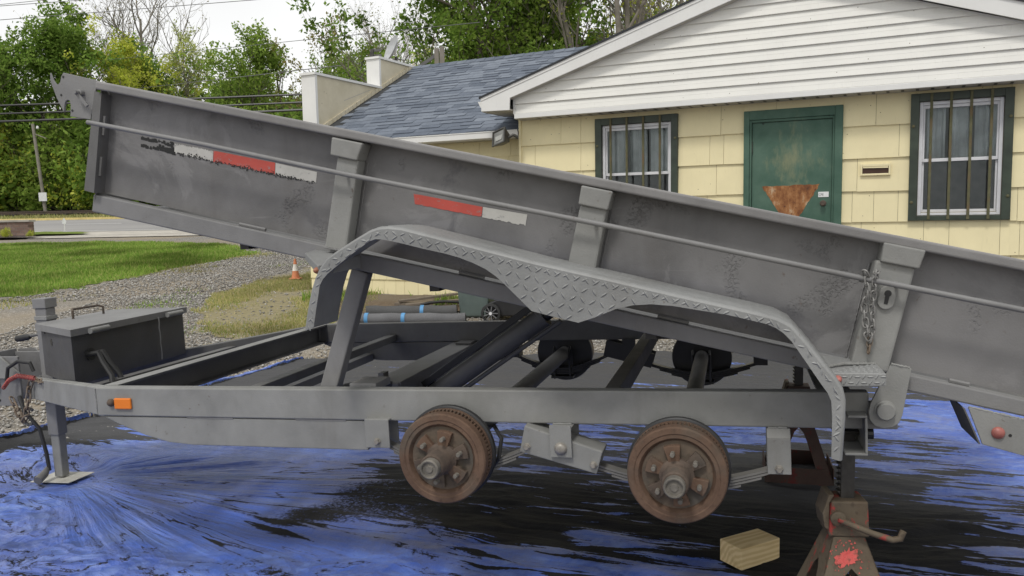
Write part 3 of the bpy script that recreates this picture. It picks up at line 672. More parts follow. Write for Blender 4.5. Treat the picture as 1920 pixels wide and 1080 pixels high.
def drum(ax, s, name='brake_drum'):
    """s=-1 near side (face at y=-.17), s=+1 far side"""
    cx, cz = ax[0], ax[1]; yb = 0 if s < 0 else FW
    root = MB(); r = .171
    root.lathe([(.155, -.085), (r + .002, -.085), (r + .002, -.096), (r - .006, -.098), (r - .006, -.126), (r, -.128), (r, -.163), (r - .005, -.169), (.148, -.170), (.144, -.167), (.132, -.167), (.128, -.161), (.122, -.150), (.056, -.150)], (cx, yb, cz), 'y', 64, -s)
    o = root.build(name, M['rust'], T, True); autosmooth(o, 18)
    MB().lathe([(.12, -.1505), (.12, -.153), (.058, -.153), (.058, -.1505)], (cx, yb, cz), 'y', 48, -s).build('drum_web', M['web'], o)
    bp_ = MB().lathe([(.03, -.05), (.178, -.05), (.181, -.058), (.181, -.078), (.172, -.084), (.03, -.084)], (cx, yb, cz), 'y', 48, -s).build('backing_plate', M['black'], o, True)
    fins = MB()
    for k in range(72):
        a = 2 * math.pi * k / 72; c, n = math.cos(a), math.sin(a)
        p = []
        for (rr_, hh) in ((r - .003, .1), (r - .003, .122)):
            for da, dr in ((-.018, 0), (.018, 0), (.018, .005), (-.018, .005)):
                aa = a + da; p.append((cx + (rr_ + dr) * math.cos(aa), yb + s * hh, cz + (rr_ + dr) * math.sin(aa)))
        fins.hexa(p)
    fins.build('drum_fins', M['rustdark'] if s > 0 else M['rust'], o)
    off = rnd.uniform(0, 1)
    for k in range(6):
        a0 = off + k * math.pi / 3; pts = []
        w = .30
        for rr_, ww in ((.05, .36), (.108, .27)):
            pts.append([(rr_ * math.cos(a0 + d * ww), rr_ * math.sin(a0 + d * ww)) for d in (-1, -.33, .33, 1)])
        lp_ = pts[0] + pts[1][::-1]
        poly = [(cx + p, cz + q) for p, q in lp_]
        MB().prism(poly, yb + s * .145, yb + s * (.176 if k % 2 else .172)).build('hub_lobe', M['rust'] if k % 3 else M['rustdark'], o, bev=.0015)
        px, pz = cx + .082 * math.cos(a0), cz + .082 * math.sin(a0)
        MB().lathe([(.0085, .17), (.0085, .2), (.007, .203)], (px, yb, pz), 'y', 8, s).build('wheel_stud', M['rusttan'], o)
    MB().lathe([(.062, .145), (.06, .172), (.052, .178), (.046, .19), (.045, .262), (.041, .267)], (cx, yb, cz), 'y', 32, s).build('hub_barrel', M['rustdark'], o, True)
    MB().lathe([(.036, .264), (.036, .294), (.032, .298), (.028, .297), (.026, .29), (.014, .29), (.012, .294), (.004, .294)], (cx, yb, cz), 'y', 32, s).build('grease_cap', M['rusttan'], o, True)
    return o
for i, ax in enumerate(AX):
    MB().tube([(ax[0], -.055, ax[1]), (ax[0], FW + .055, ax[1])], .042, 20).build('axle', M['dark'], T, True)
    for s, v in ((-1, .02), (1, FW - .02)):
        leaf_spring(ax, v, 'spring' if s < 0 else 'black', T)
        d = drum(ax, s)
        if s < 0: tag(d, ('rusty front brake drum with protruding hub', 'rusty rear brake drum below the fender tail')[i])
        b = MB()
        for dx in (-.05, .05):
            b.tube([(ax[0] + dx, v - .03, ax[1] - .15), (ax[0] + dx, v - .03, ax[1] + .03), (ax[0] + dx, v, ax[1] + .05), (ax[0] + dx, v + .03, ax[1] + .03), (ax[0] + dx, v + .03, ax[1] - .15)], .007, 6)
        b.box(ax[0] - .07, ax[0] + .07, v - .045, v + .045, ax[1] - .145, ax[1] - .132)
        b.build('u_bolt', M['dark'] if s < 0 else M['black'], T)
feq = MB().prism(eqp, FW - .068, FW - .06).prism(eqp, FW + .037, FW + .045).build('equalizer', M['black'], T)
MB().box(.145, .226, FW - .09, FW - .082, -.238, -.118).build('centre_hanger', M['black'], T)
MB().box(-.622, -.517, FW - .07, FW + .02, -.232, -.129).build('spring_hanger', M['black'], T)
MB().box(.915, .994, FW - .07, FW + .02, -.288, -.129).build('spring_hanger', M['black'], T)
MB().tube([(-.16, .1, -.16), (-.1, .04, -.15), (-.06, .0, -.19), (-.07, -.02, -.26), (-.1, .0, -.3)], .008, 8).build('brake_wire', M['rubber'], T, True)

# -- tilted bed
def ln(p, q): 
    k = (q[1] - p[1]) / (q[0] - p[0]); return lambda x: p[1] + k * (x - p[0])
rail_t = ln((-1.741, 1.323), (1.698, .437)); chan_t = ln((-1.849, .862), (1.714, -.014)); chan_b = ln((-1.867, .78), (1.384, .002)); rod_l = ln((-1.763, 1.148), (1.692, .283))
UE = 2.25
def para(fa, fb, x0, x1, lean=.0):
    return [(x0, fb(x0)), (x1, fb(x1)), (x1 + lean, fa(x1 + lean)), (x0 + lean, fa(x0 + lean))]
bed = MB().prism([(-1.85, chan_t(-1.85) + .004), (UE, chan_t(UE) + .004), (UE + .1, rail_t(UE + .1) - .03), (-1.75, rail_t(-1.75) - .03)], .03, .036).build('bed_side', M['sheet'], T)
MB().prism([(-1.85, chan_t(-1.85)), (UE, chan_t(UE)), (UE + .1, rail_t(UE + .1) - .03), (-1.75, rail_t(-1.75) - .03)], FW - .036, FW - .03).build('bed_side', M['sheet'], T)
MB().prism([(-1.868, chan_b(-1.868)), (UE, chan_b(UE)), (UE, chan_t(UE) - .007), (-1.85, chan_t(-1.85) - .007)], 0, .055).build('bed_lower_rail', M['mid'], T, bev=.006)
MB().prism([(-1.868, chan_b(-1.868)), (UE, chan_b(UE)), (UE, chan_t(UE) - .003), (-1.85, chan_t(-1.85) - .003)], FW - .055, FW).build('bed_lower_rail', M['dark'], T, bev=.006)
for v0, v1 in ((-.05, .045), (FW - .045, FW + .05)):
    lo = lambda x: rail_t(x) - .036
    MB().prism([(-1.745, lo(-1.745)), (UE, lo(UE)), (UE, rail_t(UE)), (-1.738, rail_t(-1.738))], v0, v1).build('bed_top_rail', M['rail'], T, bev=.008, seg=3)
MB().prism([(-1.845, chan_t(-1.845) - .03), (-1.84, chan_t(-1.84) - .03), (-1.748, rail_t(-1.748)), (-1.753, rail_t(-1.753))], .0, FW).build('bed_front_panel', M['dark'], T)
MB().prism([(-1.868, .872), (-1.818, .858), (-1.73, 1.271), (-1.765, 1.284)], -.03, -.024).prism([(-1.823, .86), (-1.818, .858), (-1.73, 1.271), (-1.735, 1.272)], -.0239, .03).build('corner_angle', M['dark'], T)
for (x, z) in ((-1.795, .93), (-1.757, 1.1)):
    MB().beam((x, -.01, z), (x + .018, -.01, z + .08), .012, .012).build('weld_seam', M['dark'], T)
flo = lambda x: chan_b(x) + .02
MB().prism([(-1.85, flo(-1.85)), (UE, flo(UE)), (UE, flo(UE) + .008), (-1.85, flo(-1.85) + .008)], .056, FW - .056).build('bed_floor', M['dark'], T)
for v in (.55, FW - .62):
    MB().prism([(-1.8, flo(-1.8) - .1), (UE, flo(UE) - .1), (UE, flo(UE) - .002), (-1.8, flo(-1.8) - .002)], v, v + .07).build('bed_stringer', M['dark'], T)
for k in range(9):
    x = -1.6 + k * .42
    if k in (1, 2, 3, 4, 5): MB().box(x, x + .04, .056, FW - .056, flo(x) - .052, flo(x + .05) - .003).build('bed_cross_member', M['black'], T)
# posts
def post(face, cap, m='light'):
    o = MB().prism(face, -.04, .029).build('bed_post', M[m], T, bev=.008)
    MB().prism(cap, -.056, .028).build('post_cap', M[m], o, bev=.006, seg=3)
    return o
post([(-.651, .929), (-.735, .575), (-.643, .556), (-.562, .909)], [(-.661, 1.003), (-.532, .969), (-.562, .905), (-.673, .935)])
post([(.296, .69), (.235, .46), (.338, .44), (.392, .67)], [(.306, .757), (.418, .728), (.396, .662), (.291, .69)])
p3 = post([(1.272, .452), (1.184, .085), (1.304, .075), (1.392, .425)], [(1.295, .51), (1.42, .478), (1.399, .418), (1.284, .447)])
post([(2.17, .22), (2.08, -.14), (2.2, -.16), (2.28, .2)], [(2.19, .28), (2.31, .25), (2.29, .19), (2.17, .21)])
# round bar along the side
MB().tube([(-1.765, -.085, rod_l(-1.765)), (-1.2, -.085, rod_l(-1.2) + .004), (-.6, -.085, rod_l(-.6) - .002), (.4, -.085, rod_l(.4) + .002), (1.2, -.085, rod_l(1.2) - .003), (UE, -.085, rod_l(UE))], .0095, 10).build('tie_bar', M['mid'], T, True)
for x in (-.61, .35, 1.33):
    MB().tube([(x, -.085, rod_l(x)), (x, -.04, rod_l(x))], .007, 8).build('tie_bar_peg', M['light'], T, True)
# reflective tape: flat film on the sheet, with a torn lower edge
def torn(poly4, m, name, v=.0275, n=26, amp=.008, seed=0, both=False):
    (xa, ta), (xb, tb_), (xc, bc), (xd, bd) = poly4
    r = random.Random(seed); top = []; bot = []
    for i in range(n + 1):
        f = i / n; j = r.uniform(0, amp) if r.random() < .6 else 0; j2 = r.uniform(0, amp) if both and r.random() < .6 else 0
        top.append((xa + (xb - xa) * f, ta + (tb_ - ta) * f - j2)); bot.append((xd + (xc - xd) * f, bd + (bc - bd) * f + j))
    b = MB(); 
    for i in range(n): b.add([(bot[i][0], v, bot[i][1]), (bot[i + 1][0], v, bot[i + 1][1]), (top[i + 1][0], v, top[i + 1][1]), (top[i][0], v, top[i][1])], [[0, 1, 2, 3]])
    return b.build(name, M[m], T, fix=False)
torn([(-1.436, 1.045), (-1.252, 1.0), (-1.258, .955), (-1.441, 1.003)], 'tapewhite', 'reflective_tape', .0285, seed=1, amp=.007, n=60, both=True)
torn([(-1.25, 1.0), (-.966, .93), (-.972, .882), (-1.256, .954)], 'tapered', 'reflective_tape', .0285, seed=2, amp=.007, n=80)
torn([(-.964, .929), (-.78, .88), (-.788, .835), (-.97, .881)], 'tapewhite', 'reflective_tape', .0285, seed=3, amp=.006, n=60)
torn([(-.37, .769), (-.093, .702), (-.099, .664), (-.368, .728)], 'tapered', 'reflective_tape', .0285, seed=4, amp=.004)
torn([(-.091, .702), (.081, .664), (.071, .621), (-.097, .663)], 'tapewhite', 'reflective_tape', .0285, seed=5, amp=.006)
scf = MB(); rs = random.Random(4)
for k in range(150):
    f = rs.random() ** 1.6; x = -1.445 - .16 * f; base = 1.047 - .2576 * (x + 1.436); z = base - (rs.choice([rs.uniform(.03, .047), rs.uniform(0, .045)]) if f < .5 else rs.choice([.005, .038]) + rs.uniform(0, .008))
    w, h = rs.uniform(.003, .014) * (1 - f * .4), rs.uniform(.002, .007)
    scf.add([(x - w, .029 - k * 3e-6, z - h + w * .2), (x + w, .029 - k * 3e-6, z - h - w * .2), (x + w * .7, .029 - k * 3e-6, z + h - w * .3), (x - w * .6, .029 - k * 3e-6, z + h)], [[0, 1, 2, 3]])
for k in range(230):
    x = rs.uniform(-1.44, -.79); base = 1.003 - .2573 * (x + 1.441); z = base + rs.uniform(-.004, .007) * (1 if rs.random() < .8 else 2.2)
    w, h = rs.uniform(.001, .005), rs.uniform(.001, .003)
    scf.add([(x - w, .0281 - k * 2e-6, z - h), (x + w, .0281 - k * 2e-6, z - h - w * .2), (x + w * .7, .0281 - k * 2e-6, z + h - w * .3), (x - w * .6, .0281 - k * 2e-6, z + h)], [[0, 1, 2, 3]])
tag(scf.build('tape_residue', M['scuff'], T, fix=False), kind='stuff')
# weld beads / gaps along the lower rail
for a, b in ((-1.15, -1.03), (-.2, -.1), (.55, .66), (1.5, 1.56)):
    MB().tube([(a, .022, chan_t(a)), (b, .022, chan_t(b))], .0075, 6).build('weld_bead', M['mid'], T, True)
def weld(pts, r=.005, m='mid', seed=0):
    q = random.Random(seed); P = [Vector(p) for p in pts]; out = []; rad = []
    for a, b in zip(P[:-1], P[1:]):
        n = max(3, int((b - a).length / .006))
        for k in range(n):
            out.append(a.lerp(b, k / n) + Vector((q.uniform(-.001, .001), 0, q.uniform(-.001, .001)))); rad.append(r * q.uniform(.65, 1.2))
    MB().tube(out, rad, 6).build('weld_bead', M[m], T, True)
weld([(1.315, -.034, .104), (1.377, -.034, .09)], .005, 'light', 1)
weld([(1.1, -.16, .12), (1.16, -.1, .118), (1.27, -.042, .107)], .005, 'light', 2)
weld([(1.55, -.018, -.043), (1.95, -.018, -.145)], .005, 'light', 3)
weld([(-.735, -.036, .578), (-.645, -.036, .56)], .005, 'mid', 4)
weld([(-.66, .028, .93), (-.742, .028, .59)], .004, 'sheet', 5); weld([(-.555, .028, .9), (-.636, .028, .56)], .004, 'sheet', 6)
weld([(.288, .028, .68), (.23, .028, .46)], .004, 'sheet', 7); weld([(.4, .028, .66), (.346, .028, .44)], .004, 'sheet', 8)
weld([(1.262, .028, .44), (1.176, .028, .09)], .004, 'sheet', 9); weld([(1.4, .028, .42), (1.312, .028, .07)], .004, 'sheet', 10)
weld([(-1.945, .0, -.004), (-1.945, .0, -.126)], .004, 'light', 11); weld([(-.622, -.002, -.131), (-.622, -.002, -.23)], .005, 'light', 12)
weld([(.92, -.004, -.128), (.99, -.004, -.128)], .005, 'light', 13); weld([(.148, -.004, -.127), (.224, -.004, -.127)], .005, 'light', 14)
# latch plate with hook at the front corner
hkp = [(-1.993, 1.385), (-1.996, 1.35), (-1.972, 1.277), (-1.951, 1.231), (-1.941, 1.211), (-1.933, 1.245), (-1.926, 1.258), (-1.914, 1.262), (-1.904, 1.256), (-1.902, 1.24), (-1.907, 1.203), (-1.911, 1.192), (-1.806, 1.169), (-1.752, 1.328), (-1.924, 1.378), (-1.937, 1.362), (-1.945, 1.34), (-1.957, 1.331), (-1.97, 1.334), (-1.982, 1.352)]
lt = MB().prism(hkp, -.022, -.012).build('latch_plate', M['mid'], T, bev=.0015)
MB().lathe([(.013, .0), (.013, .02), (.009, .022), (.009, .045)], (-1.834, -.022, 1.283), 'y', 12, -1).build('pin', M['mid'], lt, True)
MB().beam((-1.842, -.05, 1.283), (-1.798, -.04, 1.222), .012, .014).build('lever', M['mid'], lt, bev=.002)
for p in ((-1.945, 1.285), (-1.895, 1.215), (-1.925, 1.36)):
    MB().lathe([(.005, 0), (.005, .002)], (p[0], -.022, p[1]), 'y', 10, -1).build('hole', M['black'], lt)
# keyhole plate on the rear post
kx, kz = 1.302, .328; tl = -.24
def obl(hw, hh, n=8):
    pts = [(hw * math.cos(a), hh - hw + hw * math.sin(a)) for a in np.linspace(0, math.pi, n)] + [(hw * math.cos(a), -(hh - hw) + hw * math.sin(a)) for a in np.linspace(math.pi, 2 * math.pi, n)]
    c, s = math.cos(-.22), math.sin(-.22); return [(kx + p * c - q * s, kz + p * s + q * c) for p, q in pts]
kp = MB().prism(obl(.026, .04), -.052, -.041).build('keyhole_plate', M['light'], T, bev=.003)
kh = [(.011 * math.cos(a), .014 + .011 * math.sin(a)) for a in np.linspace(-.95, math.pi + .95, 14)] + [(-.0055, -.022), (.0055, -.022)]
c, s = math.cos(-.22), math.sin(-.22)
MB().prism([(kx + p * c - q * s, kz + p * s + q * c) for p, q in kh], -.0535, -.0525).build('keyhole', M['black'], kp)
# pivot plate
pv = []
for (px, pz, r_, a0, a1) in ((1.318, -.075, .034, -1.75, -.25), (1.279, -.062, .034, 3.4, 4.5)):
    pass
pvp = [(1.312, .102), (1.377, .088), (1.347, -.07), (1.337, -.095), (1.318, -.109), (1.29, -.115), (1.262, -.106), (1.246, -.085), (1.243, -.06), (1.25, -.03)]
pp_ = MB().prism(pvp, -.036, -.022).build('pivot_plate', M['light'], T, bev=.002)
MB().lathe([(.034, 0), (.034, .004), (.029, .006), (.029, .02), (.026, .023)], (1.294, -.036, -.053), 'y', 32, -1).build('pivot_pin', M['light'], pp_, True)
# rear lower gusset with lamp
gs = MB().prism([(1.547, -.044), (UE, -.215), (UE, -.33), (1.72, -.205), (1.588, -.166)], -.022, -.012).build('rear_gusset', M['light'], T, bev=.002)
MB().prism([(1.54, -.05), (1.585, -.168), (1.58, -.168), (1.535, -.05)], -.0115, .2).build('gusset_edge', M['dark'], T)
MB().lathe([(.02, 0), (.02, .004), (.017, .009), (.009, .014), (.002, .016)], (1.633, -.022, -.126), 'y', 20, -1).build('marker_lamp', M['redlens'], gs, True)
MB().lathe([(.005, 0), (.005, .0015)], (1.668, -.022, -.134), 'y', 10, -1).build('hole', M['black'], gs)
# marker light on the chassis
MB().box(-1.84, -1.752, -.012, -.0005, -.094, -.045).build('amber_reflector', M['amber'], T, bev=.005)
MB().lathe([(.017, 0), (.017, .008), (.012, .016), (.004, .02)], (-1.862, 0, -.066), 'y', 16, -1).build('marker_lamp', M['rustdark'], T, True)
# props and hoist
MB().beam((-.838, .11, -.03), (-.65, .11, .475), .06, .075, (1, 0, 0)).build('bed_prop', M['mid'], T, bev=.006)
ha, hb = Vector((-.74, 1.03, -.26)), Vector((.16, 1.03, .33))
hd = (hb - ha).normalized(); hn = hd.cross(Vector((0, 1, 0))).normalized() * -1
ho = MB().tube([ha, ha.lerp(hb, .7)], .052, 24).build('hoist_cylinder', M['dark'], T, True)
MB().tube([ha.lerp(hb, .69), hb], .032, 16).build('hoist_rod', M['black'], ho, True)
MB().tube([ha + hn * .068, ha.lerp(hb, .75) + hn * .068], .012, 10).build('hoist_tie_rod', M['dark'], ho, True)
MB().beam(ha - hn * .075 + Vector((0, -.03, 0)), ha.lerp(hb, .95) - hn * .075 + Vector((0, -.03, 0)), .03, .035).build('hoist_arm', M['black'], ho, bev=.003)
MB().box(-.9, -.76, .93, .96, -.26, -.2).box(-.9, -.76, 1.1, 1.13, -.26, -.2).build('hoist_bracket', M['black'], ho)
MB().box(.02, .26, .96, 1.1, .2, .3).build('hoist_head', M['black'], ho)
MB().tube([(-1.1, .5, -.16), (-1.0, .55, -.11), (-.9, .6, -.1), (-.8, .65, -.12)], .014, 8).build('hydraulic_hose', M['rubber'], T, True)

# -- tread plate fender
FO = [(-.716, .279), (-.704, .33), (-.69, .38), (-.676, .425), (-.658, .468), (-.635, .506), (-.605, .538), (-.56, .564), (-.49, .6), (-.43, .629), (-.395, .638), (-.36, .639), (-.31, .632), (-.1, .572), (.166, .494), (.446, .421), (.669, .361), (.884, .306), (.945, .288), (.985, .265), (1.01, .235), (1.045, .19), (1.075, .148), (1.113, .096), (1.13, .066), (1.137, .03), (1.135, -.03), (1.124, -.161)]
FI = [(-.682, .292), (-.664, .37), (-.645, .445), (-.63, .468), (-.61, .487), (-.581, .507), (-.51, .553), (-.435, .598), (-.41, .605), (-.38, .602), (-.323, .589), (-.23, .563), (-.15, .543), (-.099, .527), (-.05, .507), (-.005, .484), (.03, .458), (.056, .434), (.104, .384), (.152, .334), (.235, .311), (.312, .291), (.372, .309), (.443, .336), (.499, .346), (.558, .348), (.625, .341), (.798, .308), (.915, .277), (.945, .263), (.967, .246), (.99, .22), (1.024, .166), (1.072, .088), (1.093, .056), (1.103, .03), (1.105, -.02), (1.1, -.154)]
from mathutils.geometry import tessellate_polygon
def plate(poly, y0, y1):
    n = len(poly); tri = tessellate_polygon([[Vector((p[0], 0, p[1])) for p in poly]])
    b = MB(); vs = [(p[0], y0, p[1]) for p in poly] + [(p[0], y1, p[1]) for p in poly]
    fs = [list(t) for t in tri] + [[i + n for i in t[::-1]] for t in tri] + [[i, (i + 1) % n, (i + 1) % n + n, i + n] for i in range(n)]
    return b.add(vs, fs)
FV = -.26
fender = plate(FO + FI[::-1], FV, FV + .005).build('fender', M['tread'], T)
tag(fender, 'tread plate fender with a pointed middle skirt')
# top sheet: follows the outer profile back to the bed side, with a rolled edge
tops = MB(); nrm2 = []
for i, p in enumerate(FO):
    a = Vector(FO[max(i - 1, 0)]); b = Vector(FO[min(i + 1, len(FO) - 1)]); d = (b - a).normalized(); nrm2.append(Vector((-d.y, d.x)))
prof = [(FV + .0002, -.004), (FV + .003, .004), (FV + .010, .0085), (FV + .02, .0105), (0.0, .0105), (.0, .0055), (FV + .02, .0055)]
rows = []
for i, p in enumerate(FO):
    rows.append([(p[0] + nrm2[i].x * h, v, p[1] + nrm2[i].y * h) for v, h in prof])
vs = [q for r_ in rows for q in r_]; k = len(prof)
fs = []
for i in range(len(FO) - 1):
    for j in range(k):
        j2 = (j + 1) % k; fs.append([i * k + j, i * k + j2, (i + 1) * k + j2, (i + 1) * k + j])
fs.append(list(range(k))); fs.append([(len(FO) - 1) * k + j for j in range(k)])
tops.add(vs, fs).build('fender_top', M['tread'], fender, True)
# raised tread lugs on skirt, rolled edge and top
lug = MB()
def add_lug(c, d1, nn, L=.0148, W=.0044, Hh=.0030):
    """flat-based lozenge at c along d1, raised along nn"""
    c = Vector(c); d1 = Vector(d1).normalized(); nn = Vector(nn).normalized(); d2 = nn.cross(d1)
    b = [c - d1 * L, c + d2 * W - d1 * L * .3, c + d2 * W + d1 * L * .3, c + d1 * L, c - d2 * W + d1 * L * .3, c - d2 * W - d1 * L * .3]
    t = [c - d1 * L * .62 + nn * Hh, c + d1 * L * .62 + nn * Hh]
    lug.add(b + t, [[0, 1, 6], [1, 2, 7, 6], [2, 3, 7], [3, 4, 7], [4, 5, 6, 7], [5, 0, 6]])
def inside(p, poly):
    return bool(inpoly(np.array([p[0]]), np.array([p[1]]), poly)[0])
FPOLY = FO + FI[::-1]
st = .0335; ct, sn = math.cos(-.25), math.sin(-.25)
for i in range(-40, 70):
    for j in range(-40, 40):
        p, q = i * st, j * st
        x, z = .2 + p * ct - q * sn, .4 + p * sn + q * ct
        if x < -.75 or x > 1.2 or z < -.2 or z > .7: continue
        aa = (-.25 + R(45)) if (i + j) % 2 else (-.25 - R(45))
        e = (math.cos(aa) * .0125, math.sin(aa) * .0125)
        if inside((x, z), FPOLY) and inside((x + e[0], z + e[1]), FPOLY) and inside((x - e[0], z - e[1]), FPOLY):
            add_lug((x, FV - .0002, z), (math.cos(aa), 0, math.sin(aa)), (0, -1, 0))
# arc-length walk along the profile
cum = [0]
for i in range(1, len(FO)): cum.append(cum[-1] + (Vector(FO[i]) - Vector(FO[i - 1])).length)
sdist = .012
while sdist < cum[-1] - .01:
    i = max(j for j in range(len(cum)) if cum[j] <= sdist); f = (sdist - cum[i]) / (cum[i + 1] - cum[i])
    p = Vector(FO[i]).lerp(Vector(FO[i + 1]), f); d = (Vector(FO[i + 1]) - Vector(FO[i])).normalized(); nn = Vector((-d.y, d.x)); row = int(sdist / st)
    for j in range(7):
        v = FV + .034 + j * st
        sg = 1 if (row + j) % 2 else -1
        add_lug((p.x + nn.x * .0104, v, p.y + nn.y * .0104), (d.x, sg * 1.0, d.y), (nn.x, 0, nn.y), Hh=.0016)
    sg = 1 if row % 2 else -1     # on the rolled edge / lip
    add_lug((p.x - nn.x * .013, FV - .0001, p.y - nn.y * .013), (d.x * .8 - nn.x * .6 * sg, -.0, d.y * .8 - nn.y * .6 * sg), (0, -1, 0), L=.0125, Hh=.0022)
    sdist += st
tag(lug.build('tread_pattern', M['tread'], fender, True, fix=False), kind='stuff')
# end gussets / step of the fender
def gusset(pts, z0, z1, name, lampx, m):
    o = MB().hexa([(pts[0][0], pts[0][1], z0[0]), (pts[1][0], pts[1][1], z0[1]), (pts[2][0], pts[2][1], z0[2]), (pts[3][0], pts[3][1], z0[3]), (pts[0][0], pts[0][1], z1[0]), (pts[1][0], pts[1][1], z1[1]), (pts[2][0], pts[2][1], z1[2]), (pts[3][0], pts[3][1], z1[3])]).build(name, M['tread'], T, bev=.003)
    MB().lathe([(.013, 0), (.012, .005), (.008, .016), (.003, .02)], lampx, 'y', 14, -1).build('marker_lamp', M[m], o, True)
    return o
sp = gusset([(1.10, -.2), (1.272, -.2), (1.272, .0), (1.06, .0)], (.062, .065, .06, .09), (.108, .105, .105, .135), 'fender_step', (1.13, -.2, .087), 'redlens')
lug = MB()
for i in range(7):
    for j in range(2):
        add_lug((1.15 + i * .019, -.2002, .076 + j * .019), (1, 0, (.0 if (i + j) % 2 else 1.5)), (0, -1, 0), L=.010, W=.003)
for i in range(9):
    for j in range(7):
        add_lug((1.10 + i * .019, -.18 + j * .024, .1082 - .0174 * (i * .019) + .0), (1, (1 if (i + j) % 2 else -1), -.02), (0, 0, 1), L=.010, W=.003)
tag(lug.build('tread_pattern', M['tread'], sp, fix=False), kind='stuff')
gusset([(-.80, -.08), (-.68, -.2), (-.60, -.0), (-.80, .0)], (.535, .475, .49, .53), (.562, .515, .54, .57), 'fender_gusset', (-.69, -.19, .497), 'orangelens')

# ------------------------------------------------------------------ chains and cable
def link_mesh(L, W, r):
    pts = []
    for a in np.linspace(-math.pi / 2, math.pi / 2, 7): pts.append((W * math.cos(a) * 0 + (L - W) + W * math.cos(a), W * math.sin(a), 0))
    for a in np.linspace(math.pi / 2, 1.5 * math.pi, 7): pts.append((-(L - W) + W * math.cos(a), W * math.sin(a), 0))
    pts.append(pts[0]); b = MB(); b.tube(pts, r, 6, cap=False); return b.mesh('chain_link', True)
def chain(name, label, path, m, parent_m=None, L=.017, W=.0085, r=.0032, twist0=0.):
    root = thing(name, label, 'chain'); me = link_mesh(L, W, r); me.materials.append(m)
    P = [Vector(p) for p in path]; cum = [0]
    for i in range(1, len(P)): cum.append(cum[-1] + (P[i] - P[i - 1]).length)
    s = 0; k = 0; step = 2 * L - 2 * r * 1.6
    while s < cum[-1]:
        i = max(j for j in range(len(cum) - 1) if cum[j] <= s); f = (s - cum[i]) / (cum[i + 1] - cum[i])
        p = P[i].lerp(P[i + 1], f); d = (P[i + 1] - P[i]).normalized()
        q = d.to_track_quat('X', 'Z').to_matrix().to_4x4()
        o = link('chain_link', me, None, root)
        o.matrix_local = Matrix.Translation(p) @ q @ Matrix.Rotation((math.pi / 2 if k % 2 else 0) + twist0 + .35 * math.sin(k * 1.7), 4, 'X')
        s += step; k += 1
    return root
M['chainsteel'] = plain('dull_chain_steel', (.24, .235, .225), .5, .2, .25, 60)
M['chainrust'] = rust('rusty_chain', (.1, .075, .055), (.26, .2, .15), (.3, .28, .25))
A_ = tw(1.232, -.095, .412); D_ = tw(1.252, -.075, .30); B_ = tw(1.236, -.075, .205); C2 = tw(1.262, -.095, .41); E_ = tw(1.234, -.07, .158)
chain('chain', 'steel chain looped over the tie bar beside the keyhole plate', [tw(1.226, -.072, .395), tw(1.228, -.1, .42), A_, tw(1.238, -.09, .36), tw(1.228, -.075, .31), B_, tw(1.245, -.07, .19), tw(1.256, -.07, .24), D_, tw(1.258, -.085, .36), C2, tw(1.268, -.072, .415), tw(1.27, -.06, .38)], M['chainsteel'])
chain('chain', 'short tail of rusty chain hanging lowest on the rear bed post', [tw(1.245, -.066, .185), tw(1.243, -.065, .166), tw(1.24, -.064, .14)], M['chainrust'], twist0=.6)
chain('safety_chain', 'rusty safety chain draped over the tongue by the coupler', [tw(-3.0, .72, -.13), tw(-3.12, .8, -.135), tw(-3.22, .86, -.15), tw(-3.25, .865, -.2), tw(-3.27, .86, -.3), tw(-3.29, .855, -.38), tw(-3.31, .855, -.4), tw(-3.35, .86, -.34), tw(-3.39, .87, -.28)], M['chainrust'], L=.03, W=.014, r=.0055)
hel = []
pth = [tw(-3.44, .86, -.2), tw(-3.38, .85, -.15), tw(-3.3, .84, -.12), tw(-3.2, .82, -.125), tw(-3.1, .77, -.12)]
for i in range(241):
    f = i / 240 * (len(pth) - 1); j = min(int(f), len(pth) - 2); p = pth[j].lerp(pth[j + 1], f - j); a = i * .75
    hel.append(p + (eu * .3 + ev * 0) * 0 + ev * (.012 * math.cos(a)) + ew * (.012 * math.sin(a)))
M['redcable'] = plain('faded_red_plastic', (.34, .075, .065), .5, var=.4, scale=25)
cb = MB().tube(hel, .003, 5).build('coiled_cable', M['redcable'], None, True)
tag(cb, 'faded red coiled breakaway cable lying on the tongue by the coupler', 'cable')
lp2 = [tw(-3.42, .87, -.16), tw(-3.4, .87, -.08), tw(-3.33, .88, -.04), tw(-3.24, .88, -.05), tw(-3.22, .88, -.1)]
tag(MB().tube(lp2, .011, 8).build('hose_loop', M['rubber'], None, True), 'black cable loop arching over the coupler gusset', 'cable')
